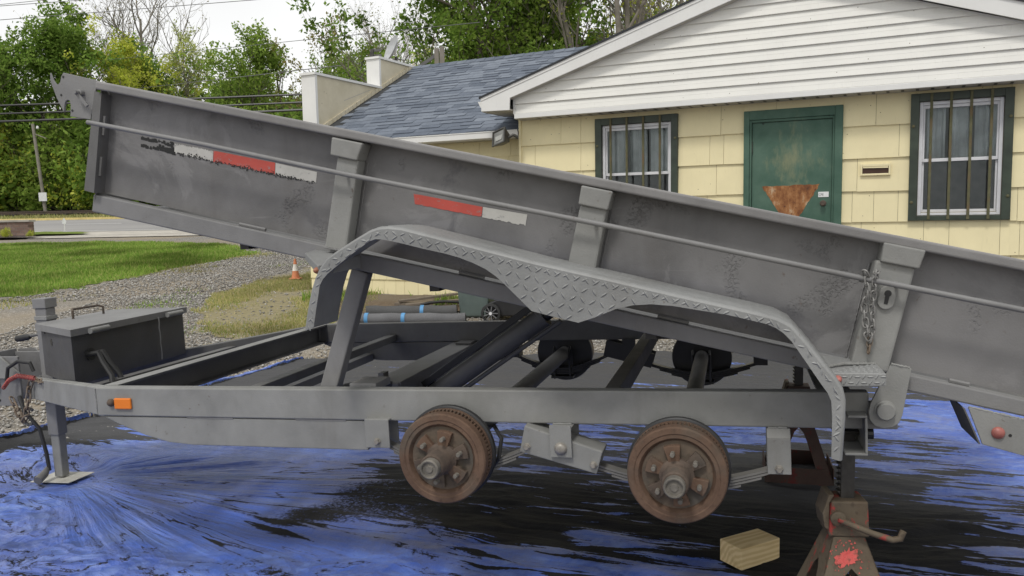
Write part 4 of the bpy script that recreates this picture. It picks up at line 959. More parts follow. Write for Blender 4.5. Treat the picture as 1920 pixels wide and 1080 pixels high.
# ------------------------------------------------------------------ jack stands and timber block
def stand_mat(name, a, b, red):
    t = NT(name); n = t.noise(6, 6, t.rvec(), rough=.65); n2 = t.noise(55, 4); n3 = t.noise(9, 6, t.rvec((1, 1, .8)), rough=.7)
    col = t.ramp(n, [(.3, a), (.7, b)])
    col = t.mix(t.ramp(n3, [(.56, 0.), (.6, .9)]), col, red)
    col = t.mix(t.ramp(n2, [(.56, 0.), (.72, .6)]), col, (.05, .035, .025))
    t.color(col); t.set(rough=.7, spec=.3); t.bump(n2, .3, .003); return t.m
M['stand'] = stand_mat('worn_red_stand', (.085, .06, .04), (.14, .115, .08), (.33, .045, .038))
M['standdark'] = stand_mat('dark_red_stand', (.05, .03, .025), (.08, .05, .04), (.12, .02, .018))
M['column'] = plain('ratchet_column_steel', (.045, .042, .038), .5, .3, .3, 30)
def jack_stand(label, loc, top, rz, m, redpatch=True, bar=False):
    t = thing('jack_stand', label, 'jack stand', loc, rz, 'jack stands under the rear of the trailer')
    HH, hb_ = .40, .055         # height of the pyramid, half width at its top
    bw = .185
    # four splayed sheet metal legs, with arched openings between them
    for sx, sy in ((-1, -1), (1, -1), (1, 1), (-1, 1)):
        b = MB()
        for ax_ in (0, 1):
            def P(f, z): # point on the face, f 0..1 from corner to middle
                w = bw + (hb_ - bw) * z / HH; e = w * (1 - f)
                return (sx * e, sy * w, z) if ax_ == 0 else (sx * w, sy * e, z)
            arch = [(.42, 0.0), (.45, .1), (.55, .2), (.75, .275), (1.0, .30)]
            outer = [(0, 0), (0, HH), (1, HH)]
            vs = [P(*q) for q in outer] + [P(*q) for q in arch[::-1]]
            inn = [(v[0] - (sx * .004 if ax_ else 0), v[1] - (sy * .004 if not ax_ else 0), v[2]) for v in vs]
            k = len(vs); b.add(vs + inn, [list(range(k)), list(range(2 * k - 1, k - 1, -1))] + [[i, (i + 1) % k, (i + 1) % k + k, i + k] for i in range(k)])
        b.box(min(sx * bw, sx * (bw - .03)), max(sx * bw, sx * (bw - .03)), min(sy * bw, sy * (bw - .03)), max(sy * bw, sy * (bw - .03)), 0, .006)
        b.build('leg', M[m], t)
    if bar:
        for sy in (-1, 1): MB().box(-bw + .031, bw - .031, min(sy * bw, sy * (bw - .006)), max(sy * bw, sy * (bw - .006)), .001, .09).build('base_rail', M[m], t)
        for sx in (-1, 1): MB().box(min(sx * bw, sx * (bw - .006)), max(sx * bw, sx * (bw - .006)), -bw + .031, bw - .031, .001, .09).build('base_rail', M[m], t)
    hd = MB().box(-.062, .062, -.058, .058, HH + .001, HH + .13)
    hd.v = [(x * (1.12 if z < HH + .05 else 1), y, z) for x, y, z in hd.v]
    h = hd.build('head', M[m], t, bev=.006)
    MB().prism([(-.066, HH + .12), (-.066, HH + .02), (-.082, HH + .03), (-.09, HH + .08), (-.07, HH + .15), (-.05, HH + .15)], -.05, .05).build('pawl_guard', M['stand'], t, bev=.004)
    c = MB().box(-.02, .026, -.02, .02, HH - .1, top - .012)
    for k in range(int((top - HH) / .02) - 1):
        z = HH + .14 + k * .02
        if z < top - .03: c.prism([(-.0205, z), (-.0205, z + .014), (-.031, z + .012)], -.015, .015)
    c.build('ratchet_column', M['column'], t)
    MB().box(-.045, .05, -.035, .035, top - .012, top).box(-.045, -.035, -.035, .035, top, top + .012).box(.04, .05, -.035, .035, top, top + .012).build('saddle', M['column'], t, bev=.003)
    hn_ = MB().tube([(-.04, -.055, HH + .07), (-.038, -.075, HH + .07), (.0, -.085, HH + .055), (.07, -.095, HH + .03), (.13, -.1, HH + .012), (.155, -.102, HH + .018), (.165, -.102, HH + .045)], [.011, .011, .011, .011, .0115, .012, .011], 12).build('handle', M['stand'], t, True)
    MB().lathe([(.026, 0), (.026, .014), (.02, .018)], (-.042, -.058, HH + .072), 'y', 20, -1).build('pivot_boss', M['stand'], t, True)
    if redpatch:
        t2 = NT('red_paint_splash'); n = t2.noise(24, 6, rough=.75); d = t2.vor(1, None)
        t2.color(t2.ramp(n, [(.35, (.5, .05, .045)), (.5, (.62, .1, .085)), (.62, (.2, .06, .04))])); t2.set(rough=.6)
        r = random.Random(3); pts = []
        b = MB(); n_ = 34
        cz_, cx_ = .335, -.012
        w_ = lambda z: -(bw + (hb_ - bw) * z / HH) - .003
        ring = []
        for k in range(n_):
            a = 2 * math.pi * k / n_; rr_ = (.034 + .012 * math.sin(a * 2 + .6)) * r.uniform(.6, 1.2); ring.append((cx_ + rr_ * math.cos(a), w_(cz_ + rr_ * math.sin(a)), cz_ + rr_ * math.sin(a)))
        b.add([(cx_, w_(cz_), cz_)] + ring, [[0, i + 1, (i + 1) % n_ + 1] for i in range(n_)])
        for k in range(40):
            a = r.uniform(0, 6.28); rr_ = r.uniform(.04, .06); x, z = cx_ + rr_ * math.cos(a), cz_ + rr_ * math.sin(a); e = r.uniform(.0015, .004)
            b.add([(x - e, w_(z - e), z - e), (x + e, w_(z - e), z - e), (x, w_(z + e), z + e)], [[0, 1, 2]])
        b.build('paint_splash', t2.m, t, fix=False)
    return t
q = tw(1.195, .10, 0)
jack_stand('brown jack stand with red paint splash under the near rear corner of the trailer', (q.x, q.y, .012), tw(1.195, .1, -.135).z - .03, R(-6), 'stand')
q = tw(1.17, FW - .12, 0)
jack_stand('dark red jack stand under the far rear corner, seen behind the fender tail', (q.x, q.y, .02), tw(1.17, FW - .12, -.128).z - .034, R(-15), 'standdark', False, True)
def wood():
    t = NT('pine_timber'); v = t.vec((1, 1, 1)); w = t.new('ShaderNodeTexWave', wave_type='RINGS', rings_direction='X')
    w.inputs['Scale'].default_value = 15; w.inputs['Distortion'].default_value = 9; w.inputs['Detail'].default_value = 3; w.inputs['Detail Scale'].default_value = .6
    t.l.new(t.vec((.25, 1, 1), loc=(0, .03, .06)), w.inputs[0])
    n = t.noise(30, 5, t.vec((.12, 1, 1))); 
    col = t.ramp(w.outputs[1], [(.2, (.62, .46, .23)), (.8, (.74, .58, .32))]); col = t.mix(t.ramp(n, [(.5, 0.), (.8, .4)]), col, (.36, .23, .1))
    t.color(col); t.set(rough=.75, spec=.25); t.bump(n, .3, .003); return t.m
wb = MB().box(0, .235, 0, .13, 0, .095)
wb.v = [(x, y, z + (.004 if x < .1 and y > .1 and z > .05 else 0)) for x, y, z in wb.v]
wbo = wb.build('timber_block', wood(), None, bev=.004); wbo.location = (.965, 3.31, .018); wbo.rotation_euler = (0, 0, R(30))
tag(wbo, 'short pale timber offcut lying on the tarp beside the jack stand', 'timber')

# ------------------------------------------------------------------ house
HS = thing('house', 'cream shingled house with white gable siding, green door and barred windows', 'house', (0, 11.16, 0), R(-26.5))
def stain(name, c, var=.1, drip=True, spots=True, rough=.75):
    t = NT(name); oi = t.new('ShaderNodeObjectInfo'); v = t.rvec()
    n = t.noise(3, 5, v); k = t.noise(60, 3, t.rvec((1, 1, .08))); sp_ = t.vor(9, v, 'Distance'); n4 = t.noise(40, 3, v)
    col = t.ramp(n, [(.3, tuple(x * (1 - var) for x in c)), (.7, tuple(min(1, x * (1 + var * .6)) for x in c))])
    col = t.mix(t.math('MULTIPLY', oi.outputs['Random'], .22), col, tuple(x * .86 for x in c))
    col = t.mix(t.ramp(k, [(.6, 0.), (.78, .22)]), col, tuple(x * .62 for x in c))
    if spots: col = t.mix(t.ramp(sp_, [(.035, .85), (.06, 0.)]), col, (.12, .09, .05))
    t.color(col); t.set(rough=rough, spec=.3); t.bump(k, .25, .004); return t.m
M['shingle'] = stain('cream_painted_shingle', (.80, .71, .44), .06)
M['wallback'] = plain('dark_wall_backing', (.2, .17, .1), .9)
M['vinyl'] = stain('white_vinyl_siding', (.78, .77, .72), .05, spots=True, rough=.5)
M['trim'] = stain('white_trim', (.74, .735, .71), .05, spots=False, rough=.45)
M['soffit'] = plain('soffit_grey', (.42, .4, .36), .7)
M['green'] = plain('dark_green_steel', (.03, .042, .028), .5, var=.35, scale=6, bump=.15)
def green_door():
    t = NT('weathered_green_door'); n = t.noise(2.5, 6, rough=.65); n2 = t.noise(9, 6, t.vec((1, 1, .35)), rough=.7); gr = t.tc.outputs['Object']
    col = t.ramp(n, [(.35, (.045, .1, .07)), (.65, (.085, .15, .11))])
    # chalky patch in the middle of the leaf
    sep = t.new('ShaderNodeSeparateXYZ'); t.l.new(gr, sep.inputs[0])
    dx = t.math('ABSOLUTE', t.math('SUBTRACT', sep.outputs[0], 3.72)); dz = t.math('ABSOLUTE', t.math('SUBTRACT', sep.outputs[2], 2.1))
    e = t.math('SUBTRACT', .75, t.math('ADD', t.math('MULTIPLY', dx, 1.3), t.math('MULTIPLY', dz, .9)))
    f = t.ramp(t.math('ADD', t.math('MULTIPLY', n2, .9), t.math('MULTIPLY', e, .45)), [(.6, 0.), (.86, .7)])
    col = t.mix(f, col, (.25, .25, .14))
    sp_ = t.vor(5.5, None, 'Distance'); col = t.mix(t.ramp(sp_, [(.06, .9), (.09, 0.)]), col, (.012, .025, .02))
    t.color(col); t.set(rough=.6, spec=.35); return t.m
M['greendoor'] = green_door()
def rusty_panel():
    t = NT('rusted_patch'); n = t.noise(7, 7, t.vec((1, 1, .5)), rough=.7); n2 = t.noise(22, 5)
    col = t.ramp(n, [(.34, (.07, .028, .015)), (.45, (.2, .075, .025)), (.56, (.33, .15, .055)), (.68, (.52, .4, .27))])
    col = t.mix(t.ramp(n2, [(.6, 0.), (.7, .8)]), col, (.06, .02, .012)); t.color(col); t.set(rough=.85); t.bump(n2, .5, .004); return t.m
M['rustpatch'] = rusty_panel()
M['barpaint'] = rust('rusty_green_bar', (.085, .085, .045), (.15, .14, .08), (.15, .1, .055))
def glassmat():
    t = NT('window_glass'); t.color((.02, .022, .024)); gl = t.new('ShaderNodeBsdfGlossy'); gl.inputs['Roughness'].default_value = .04; gl.inputs[0].default_value = (.8, .85, .85, 1)
    tr = t.new('ShaderNodeBsdfTransparent'); tr.inputs[0].default_value = (.85, .87, .87, 1); fr = t.new('ShaderNodeFresnel'); fr.inputs[0].default_value = 1.45
    ms = t.new('ShaderNodeMixShader'); t.l.new(fr.outputs[0], ms.inputs[0]); t.l.new(tr.outputs[0], ms.inputs[1]); t.l.new(gl.outputs[0], ms.inputs[2]); t.l.new(ms.outputs[0], t.o.inputs[0]); return t.m
M['glass'] = glassmat()
M['curtain'] = plain('grey_sheer_curtain', (.66, .67, .66), .9, var=.35, scale=3)
M['room'] = plain('dark_room', (.16, .155, .15), .9, var=.4, scale=2)
M['vinylwhite'] = plain('white_vinyl_frame', (.68, .68, .69), .4, var=.08)

S0, S1, ZS = .17, 7.22, 2.83
openings = [(1.27, 2.36, 1.37, 2.745), (3.162, 4.263, .55, 2.71), (4.95, 5.92, 1.388, 2.768)]
def cut(rects, o):
    out = []
    for (a, b, c, d) in rects:
        x0, x1, z0, z1 = o
        if x1 <= a or x0 >= b or z1 <= c or z0 >= d: out.append((a, b, c, d)); continue
        if a < x0: out.append((a, x0, c, d))
        if x1 < b: out.append((x1, b, c, d))
        m0, m1 = max(a, x0), min(b, x1)
        if c < z0: out.append((m0, m1, c, z0))
        if z1 < d: out.append((m0, m1, z1, d))
    return out
rects = [(S0, S1, .15, ZS + .3)]
for o in openings: rects = cut(rects, (o[0] + .09, o[1] - .09, o[2] + (.09 if o[2] > 1 else 0), o[3] - .09))
b = MB()
for (a, bb, c, d) in rects: b.box(a, bb, .012, .2, c, d)
wall = b.build('wall', M['wallback'], HS)
# cream shingles, one by one
rs = random.Random(15)
levels = [2.83, 2.455, 2.095, 1.727, 1.375, 1.01, .64, .27]
for li in range(len(levels) - 1):
    zt, zb = levels[li], levels[li + 1]; x = S0; first = True
    while x < S1:
        w = rs.uniform(.16, .3) if (first and li % 2) or rs.random() < (.12 if li < 3 else .6) else rs.uniform(.6, 1.15)
        if li >= 3 and w > .4: w *= .6
        first = False; x1 = min(S1, x + w)
        rs_ = [(x + .0018, x1 - .0018, zb + rs.uniform(-.004, .004), zt + .015)]
        for o in openings: rs_ = cut(rs_, o)
        for (a, bb, c, d) in rs_:
            if bb - a < .015 or d - c < .02: continue
            yo = -.014 - rs.uniform(0, .004); f = (d - c) / (zt - zb + .015)
            yt = .010 - (.012 * (0 if d >= zt else 1 - (d - zb) / (zt - zb)))
            sk = rs.uniform(-.002, .002)
            MB().hexa([(a, yo, c), (bb, yo, c + sk), (bb, .0115, c + sk), (a, .0115, c), (a, min(yt, .008), d), (bb, min(yt, .008), d), (bb, .0115, d), (a, .0115, d)]).build('siding_shingle', M['shingle'], wall)
        x = x1
MB().box(S0 - .012, S0 + .02, -.022, .02, .15, ZS).build('corner_bead', M['shingle'], wall)
# windows
def window(name, x0, x1, z0, z1, curtain, parts_label):
    fr = MB(); w = .085
    fr.box(x0, x0 + w, -.05, .0, z0, z1).box(x1 - w, x1, -.05, .0, z0, z1).box(x0 + w, x1 - w, -.0495, -.0005, z1 - w, z1).box(x0 + w, x1 - w, -.0495, -.0005, z0, z0 + w * .6)
    o = fr.build(name, M['green'], HS, bev=.004); tag(o, parts_label)
    n = 4
    for k in range(n):
        x = x0 + w + (x1 - x0 - 2 * w) * (k + .62) / (n + .25)
        MB().box(x - .014, x + .014, -.068, -.0505, z0 + .01, z1 - .005).build('security_bar', M['barpaint'], o, bev=.003)
    for (x, z) in ((x0 + .03, z0 + .2), (x0 + .03, z1 - .35), (x1 - .03, z0 + .25), (x1 - .03, z1 - .3)):
        MB().lathe([(.018, 0), (.014, .008), (.004, .011)], (x, -.05, z), 'y', 10, -1).build('lag_bolt', M['barpaint'], o)
    a, bb, c, d = x0 + w + .004, x1 - w - .004, z0 + w * .6 + .004, z1 - w - .004; e = .036; mid = c + (d - c) * .49
    v = MB(); v.box(a, a + e, .0, .05, c, d).box(bb - e, bb, .0, .05, c, d).box(a + e, bb - e, .001, .049, d - e, d).box(a + e, bb - e, .001, .049, c, c + e * .8)
    v.build('sash_frame', M['vinylwhite'], o, bev=.004)
    s2 = MB(); i = .02
    for (p0, p1, yo) in ((c + e * .8, mid + .02, .052), (mid - .02, d - e, .028)):
        s2.box(a + e, a + e + i, yo, yo + .022, p0, p1).box(bb - e - i, bb - e, yo, yo + .022, p0, p1).box(a + e + i, bb - e - i, yo, yo + .0215, p0, p0 + .035).box(a + e + i, bb - e - i, yo, yo + .0215, p1 - .035, p1)
    s2.build('sash', M['vinylwhite'], o, bev=.003)
    for (p0, p1, yo) in ((c + e * .8 + .035, mid - .015, .063), (mid + .015, d - e - .035, .039)):
        MB().box(a + e + i, bb - e - i, yo, yo + .004, p0, p1).build('pane', M['glass'], o)
    rm = MB(); X0, X1, Y0, Y1, Z0, Z1 = x0 + .02, x1 - .02, .21, 1.3, z0, z1
    rm.add([(X0, Y0, Z0), (X1, Y0, Z0), (X1, Y1, Z0), (X0, Y1, Z0), (X0, Y0, Z1), (X1, Y0, Z1), (X1, Y1, Z1), (X0, Y1, Z1)], [[0, 1, 2, 3], [7, 6, 5, 4], [1, 5, 6, 2], [2, 6, 7, 3], [3, 7, 4, 0]]).build('room', M['room'], o, fix=False)
    if True:
        cu = MB(); n_ = 40; vs = []; rows_ = 2
        for k in range(n_ + 1):
            x = a + (bb - a) * (k / n_); y = .12 + .015 * math.sin(k * 1.1) + .008 * math.sin(k * 2.7)
            vs += [(x, y, c + (.0 if curtain else .0) * (d - c)), (x, y, d)]
        cu.add(vs, [[2 * k, 2 * k + 2, 2 * k + 3, 2 * k + 1] for k in range(n_) if not (.3 < k / n_ < .36 or .62 < k / n_ < .66)]).build('curtain', M['curtain'], o, fix=False)  # in the left window the curtain is added to lighten the panes
    MB().box(a + e + i, bb - e - i, .0895, .0905, c + e, mid - .01).build('insect_screen', M['screen'], o)
    return o
M['screen'] = plain('dark_insect_screen', (.13, .12, .12), .9, var=.3)
window('window', 1.27, 2.36, 1.37, 2.745, 0, 'barred window partly hidden by the trailer bed, left of the green door')
window('window', 4.95, 5.92, 1.388, 2.768, 1, 'barred window with grey curtain right of the mail slot')
# door
df = MB(); x0, x1, z0, z1 = openings[1]
df.box(x0, 3.228, -.045, .05, z0, z1).box(4.178, x1, -.045, .05, z0, z1).box(3.228, 4.178, -.0445, .0495, 2.60, z1)
dfo = df.build('door_frame', M['greendoor'], HS, bev=.006)
df2 = MB().box(3.229, 3.252, -.028, .05, z0, 2.599).box(4.154, 4.177, -.028, .05, z0, 2.599).box(3.2525, 4.1535, -.0275, .05, 2.57, 2.599).build('door_stop', M['greendoor'], dfo, bev=.004)
dl = MB().box(3.256, 4.15, -.004, .04, z0 + .01, 2.566).build('door', M['greendoor'], HS, bev=.003)
tag(dl, 'faded green steel door with a rusted triangular patch')
rj = random.Random(9); rp_ = []
corners = [(3.375, 1.815), (4.025, 1.825), (3.80, 1.45), (3.60, 1.45)]
for i in range(4):
    a, b = Vector(corners[i]), Vector(corners[(i + 1) % 4])
    for k in range(16):
        p = a.lerp(b, k / 16); rp_.append((p.x + rj.uniform(-.006, .006), p.y + rj.uniform(-.008, .005)))
def plate_xz(poly, y0, y1):
    return plate(poly, y0, y1)
plate_xz(rp_[::-1], -.0062, -.0045).build('rust_patch', M['rustpatch'], dl)
MB().box(4.008, 4.122, -.009, -.0045, 1.672, 1.733).build('sticker', plain('white_sticker', (.72, .73, .71), .5, var=.05), dl)
MB().lathe([(.035, 0), (.035, .006), (.018, .01), (.018, .03), (.03, .04), (.032, .055), (.024, .066), (.004, .068)], (4.063, -.005, 1.60), 'y', 24, -1).build('door_knob', M['rustdark'], dl, True)
for z in (2.28, 1.0): MB().lathe([(.012, -.07), (.012, .07)], (3.254, -.012, z), 'z', 10).build('hinge', M['green'], dl)
def textobj(txt, size, m, parent, mat4):
    cu = bpy.data.curves.new('lettering', 'FONT'); cu.body = txt; cu.size = size; cu.extrude = .0004
    to = bpy.data.objects.new('lettering_source', cu); COL.objects.link(to)
    dg = bpy.context.evaluated_depsgraph_get(); me = bpy.data.meshes.new_from_object(to.evaluated_get(dg)); bpy.data.objects.remove(to)
    o = link('lettering', me, m, parent); o.data.materials.clear(); o.data.materials.append(m); o.matrix_local = mat4; return o
M['ink'] = plain('grey_ink', (.15, .15, .15), .6)
textobj('CPE', .042, M['ink'], dl, Matrix.Translation((4.013, -.0098, 1.686)) @ Matrix.Rotation(R(90), 4, 'X') @ Matrix.Scale(.75, 4, (1, 0, 0)))
# mail slot
ms = MB().box(4.455, 4.475, -.035, -.005, 1.9, 2.03).box(4.745, 4.765, -.035, -.005, 1.9, 2.03).box(4.4755, 4.7445, -.0345, -.0055, 2.0, 2.03).box(4.4755, 4.7445, -.0345, -.0055, 1.9, 1.922).build('mail_slot', M['shingle'], HS, bev=.004)
MB().box(4.476, 4.744, -.0215, -.018, 1.9225, 1.9995).build('slot_recess', plain('dark_brown_recess', (.05, .025, .015), .8), ms)
MB().hexa([(4.48, -.031, 1.985), (4.74, -.031, 1.98), (4.74, -.026, 1.98), (4.48, -.026, 1.985), (4.48, -.031, 1.999), (4.74, -.031, 1.999), (4.74, -.026, 1.999), (4.48, -.026, 1.999)]).build('slot_flap', M['shingle'], ms)
# gable
GV = -.25; SA, ZA = 3.727, 4.137; gl_ = lambda s: 3.066 + .306 * (s - .226); gr_ = lambda s: 3.73 - .345 * (s - 4.907)
zz = 2.862; ex = .1265; k = 0
while zz < 4.12:
    z0, z1 = zz, min(zz + ex + .012, 4.13)
    def lim(z): return (max(.238, .226 + (z - 3.066) / .306), min(7.2, 4.907 - (z - 3.73) / .345))
    a0, b0 = lim(z0); a1, b1 = lim(z1)
    if b0 - a0 > .1:
        b1 = max(b1, a1 + .02)
        mz = z0 + .062; am, bm_ = lim(mz)
        sb = MB()
        vs = []
        for (z, a, bb, y) in ((z0, a0, b0, GV - .026), (z0 + .004, a0, b0, GV - .03), (mz, am, bm_, GV - .0185), (mz + .002, am, bm_, GV - .0193), (z1, a1, b1, GV - .004)):
            vs += [(a, y, z), (bb, y, z)]
        for (z, a, bb) in ((z1, a1, b1), (z0, a0, b0)): vs += [(a, GV + .002, z), (bb, GV + .002, z)]
        n_ = len(vs) // 2
        sb.add(vs, [[2 * i, 2 * i + 1, (2 * i + 3) % (2 * n_), (2 * i + 2) % (2 * n_)] for i in range(n_)] + [[2 * i for i in range(n_)][::-1], [2 * i + 1 for i in range(n_)]])
        sb.build('siding_board', M['vinyl'], HS)
    zz += ex; k += 1
MB().prism([(.238, 2.81), (7.2, 2.81), (7.2, 3.0), (SA, 4.1), (.238, 3.05)], GV + .003, GV + .02).build('gable_backing', M['trim'], HS)
MB().box(.222, 7.215, GV - .034, GV + .0025, 2.80, 2.862).build('gable_trim', M['trim'], HS, bev=.004)
MB().box(.205, .236, GV - .024, GV + .0025, 2.863, 3.06).build('corner_post', M['trim'], HS)
so_ = MB().box(.2, 7.22, GV + .021, .008, 2.80, 2.825).build('soffit', M['soffit'], HS)
for k in range(46): MB().box(.5 + k * .145, .53 + k * .145, GV + .04, -.06, 2.7975, 2.7995).build('soffit_vent', M['black'], so_)
RV = GV - .14
left = [(-.215, 2.915), (-.215, 3.085), (SA, ZA + .19), (SA, ZA + .0), (.215, 3.06), (.205, 2.905)]
MB().prism(left, RV, RV + .02).build('rake_fascia', M['trim'], HS, bev=.002)
right = [(7.67, 2.85), (7.67, 2.95), (SA + .001, ZA + .19), (SA + .001, ZA), (7.25, 2.92), (7.25, 2.85)]
MB().prism(right, RV, RV + .02).build('rake_fascia', M['trim'], HS, bev=.002)
MB().prism([(-.218, 3.05), (-.218, 3.086), (SA, ZA + .192), (SA, ZA + .155)], RV - .008, RV - .0005).build('rake_moulding', M['trim'], HS)
MB().prism([(.228, 3.05), (.228, 3.066), (SA, ZA + .006), (SA, ZA - .012)], GV - .03, GV - .02).build('j_channel', M['trim'], HS)
MB().prism([(7.2, 2.93), (7.2, 2.947), (SA, ZA + .006), (SA, ZA - .012)], GV - .03, GV - .02).build('j_channel', M['trim'], HS)
MB().hexa([(.2, RV + .0201, 3.05), (SA, RV + .0201, ZA - .005), (SA, GV - .02, ZA - .005), (.2, GV - .02, 3.05), (.2, RV + .0201, 3.07), (SA, RV + .0201, ZA + .015), (SA, GV - .02, ZA + .015), (.2, GV - .02, 3.07)]).build('rake_soffit', M['soffit'], HS)
MB().box(-.213, .203, RV + .021, .3, 2.907, 2.925).build('eave_return', M['soffit'], HS)
MB().box(-.215, -.195, RV + .021, 8, 2.926, 3.08).build('eave_fascia', M['trim'], HS)
MB().prism([(-.32, 3.06), (-.218, 3.06), (-.218, 2.98), (-.28, 2.98)], RV + .1, 8).build('gutter', M['trim'], HS)
def shingle_mat(name, cs):
    t = NT(name); oi = t.new('ShaderNodeObjectInfo'); n = t.noise(5, 5, t.rvec()); n2 = t.noise(220, 2)
    col = t.ramp(oi.outputs['Random'], [(i / (len(cs) - 1), c) for i, c in enumerate(cs)])
    col = t.mix(t.ramp(n, [(.45, 0.), (.75, .4)]), col, tuple(x * .6 for x in cs[0]))
    col = t.mix(t.ramp(n2, [(.5, 0.), (.75, .35)]), col, (.3, .33, .38))
    t.color(col); t.set(rough=.95, spec=.15); t.bump(n2, .4, .003); return t.m
M['slate'] = shingle_mat('blue_grey_asphalt_shingle', [(.095, .112, .142), (.14, .16, .195), (.185, .208, .245), (.11, .128, .16)])
M['roofdark'] = plain('dark_roof_edge', (.035, .038, .042), .9)
mr = MB()
mr.prism([(-.24, 3.08), (-.24, 3.105), (SA, ZA + .22), (SA, ZA + .193)], RV - .02, 8.5).prism([(7.7, 2.92), (7.7, 2.945), (SA + .001, ZA + .22), (SA + .001, ZA + .193)], RV - .02, 8.5)
mr.build('main_roof', M['roofdark'], HS)
# wing
WV = .5; WS0, WS1 = -3.81, .3
b = MB().box(WS0 - .2, S0 + .1, WV + .012, WV + .15, .1, 2.72); wwall = b.build('wing_wall', M['wallback'], HS)
wl = [2.70, 2.375, 2.0, 1.63, 1.26, .89, .53, .16]
for li in range(len(wl) - 1):
    zt, zb = wl[li], wl[li + 1]; x = WS0 - .2
    while x < S0 + .1:
        w = rs.uniform(.45, .65) if li < 2 else rs.uniform(.16, .26); x1 = min(S0 + .1, x + w)
        MB().hexa([(x + .002, WV - .014, zb), (x1 - .002, WV - .014, zb), (x1 - .002, WV + .0115, zb), (x + .002, WV + .0115, zb), (x + .002, WV + .006, zt + .01), (x1 - .002, WV + .006, zt + .01), (x1 - .002, WV + .0115, zt + .01), (x + .002, WV + .0115, zt + .01)]).build('siding_shingle', M['shingle'], wwall)
        x = x1
EV, EZ, RVv, RZ = .17, 2.705, 3.5, 4.40
pr = (RZ - EZ) / (RVv - EV)
MB().hexa([(WS0, EV, EZ - .03), (.6, EV, EZ - .03), (.6, RVv, RZ - .03), (WS0, RVv, RZ - .03), (WS0, EV, EZ), (.6, EV, EZ), (.6, RVv, RZ), (WS0, RVv, RZ)]).build('wing_roof', M['roofdark'], HS)
wroof = HS.children[-1]
MB().hexa([(WS0, RVv + .001, RZ - .03), (.6, RVv + .001, RZ - .03), (.6, 6.8, EZ - .03), (WS0, 6.8, EZ - .03), (WS0, RVv + .001, RZ), (.6, RVv + .001, RZ), (.6, 6.8, EZ), (WS0, 6.8, EZ)]).build('back_roof', M['roofdark'], HS)
SL = math.hypot(RVv - EV, RZ - EZ); ncour = 26; exq = SL / ncour; ang = math.atan(pr)
tabs = {}
for wd in (.22, .3, .36):
    for th in (.007, .016):
        t_ = MB().hexa([(0, 0, 0), (wd - .004, 0, 0), (wd - .004, exq * 1.15, 0), (0, exq * 1.15, 0), (.004, 0, th), (wd - .008, 0, th), (wd - .004, exq * 1.15, .003), (0, exq * 1.15, .003)])
        tabs[(wd, th)] = t_.mesh('roof_shingle'); tabs[(wd, th)].materials.append(M['slate'])
cnt = 0; rest = MB()
place = []
for r_ in range(ncour):
    x = WS0 + .01 - rs.uniform(0, .15)
    while x < .35:
        wd = rs.choice((.22, .3, .36)); th = rs.choice((.007, .016))
        if x >= WS0 - .02: place.append((x, r_, wd, th))
        x += wd
for i, (x, r_, wd, th) in enumerate(place):
    f = r_ * exq; loc = Vector((x, EV + f * math.cos(ang), EZ + f * math.sin(ang) + .003))
    hidden = r_ < 1 or (x > -.6 and r_ > 3)
    if cnt < 298 and not hidden:
        o = link('roof_shingle', tabs[(wd, th)], None, wroof); o.location = loc; o.rotation_euler = (ang, 0, 0); cnt += 1
    else:
        mt = Matrix.Translation(loc) @ Matrix.Rotation(ang, 4, 'X'); me = tabs[(wd, th)]
        rest.add([mt @ v.co for v in me.vertices], [list(p.vertices) for p in me.polygons])
tag(rest.build('roof_shingles', M['slate'], wroof, fix=False), kind='stuff')
for k in range(22):
    x = WS0 + k * .2; o = MB().hexa([(x, RVv - .1, RZ - .1 * pr + .012), (x + .22, RVv - .1, RZ - .1 * pr + .02), (x + .22, RVv + .1, RZ - .1 * pr + .02), (x, RVv + .1, RZ - .1 * pr + .012), (x, RVv - .02, RZ + .024), (x + .22, RVv - .02, RZ + .034), (x + .22, RVv + .02, RZ + .034), (x, RVv + .02, RZ + .024)]).build('ridge_cap', M['slate'], wroof)
MB().prism([(0, 0)] * 0 or [(WS0, EZ - .1), (S0 + .05, EZ - .1), (S0 + .05, EZ - .02), (WS0, EZ - .02)], EV - .11, EV - .1).box(WS0, S0 + .05, EV - .0995, EV - .002, EZ - .1, EZ - .09).box(WS0, S0 + .05, EV - .118, EV - .1005, EZ - .02, EZ - .008).box(WS0, S0 + .05, EV - .001, EV + .02, EZ - .11, EZ - .031).build('wing_gutter', M['trim'], HS)
MB().box(WS0, S0, EV + .021, WV + .01, EZ - .1, EZ - .085).build('wing_soffit', M['soffit'], HS)
# stepped parapet on the wing end
def pitted():
    t = NT('stained_cream_stucco'); n = t.noise(2.2, 6, rough=.65); v = t.vor(6, None, 'Distance'); n2 = t.noise(30, 4)
    col = t.ramp(n, [(.3, (.5, .45, .32)), (.7, (.66, .6, .46))]); col = t.mix(t.ramp(v, [(.05, .7), (.1, 0.)]), col, (.25, .2, .12)); t.color(col); t.set(rough=.85); t.bump(n2, .2, .004); return t.m
M['stucco'] = pitted()
zr = lambda v: EZ + (v - EV) * pr
PT = .25
pa = MB().prism([(0, 0)] * 0 or [(.72, zr(.72) - .4), (.72, 3.86), (2.42, 3.86), (2.42, zr(2.42) - .4)], 0, 1)
def yprism(poly, x0, x1): return MB().add([(x0, p[0], p[1]) for p in poly] + [(x1, p[0], p[1]) for p in poly], [list(range(len(poly))), list(range(2 * len(poly) - 1, len(poly) - 1, -1))] + [[i, (i + 1) % len(poly), (i + 1) % len(poly) + len(poly), i + len(poly)] for i in range(len(poly))])
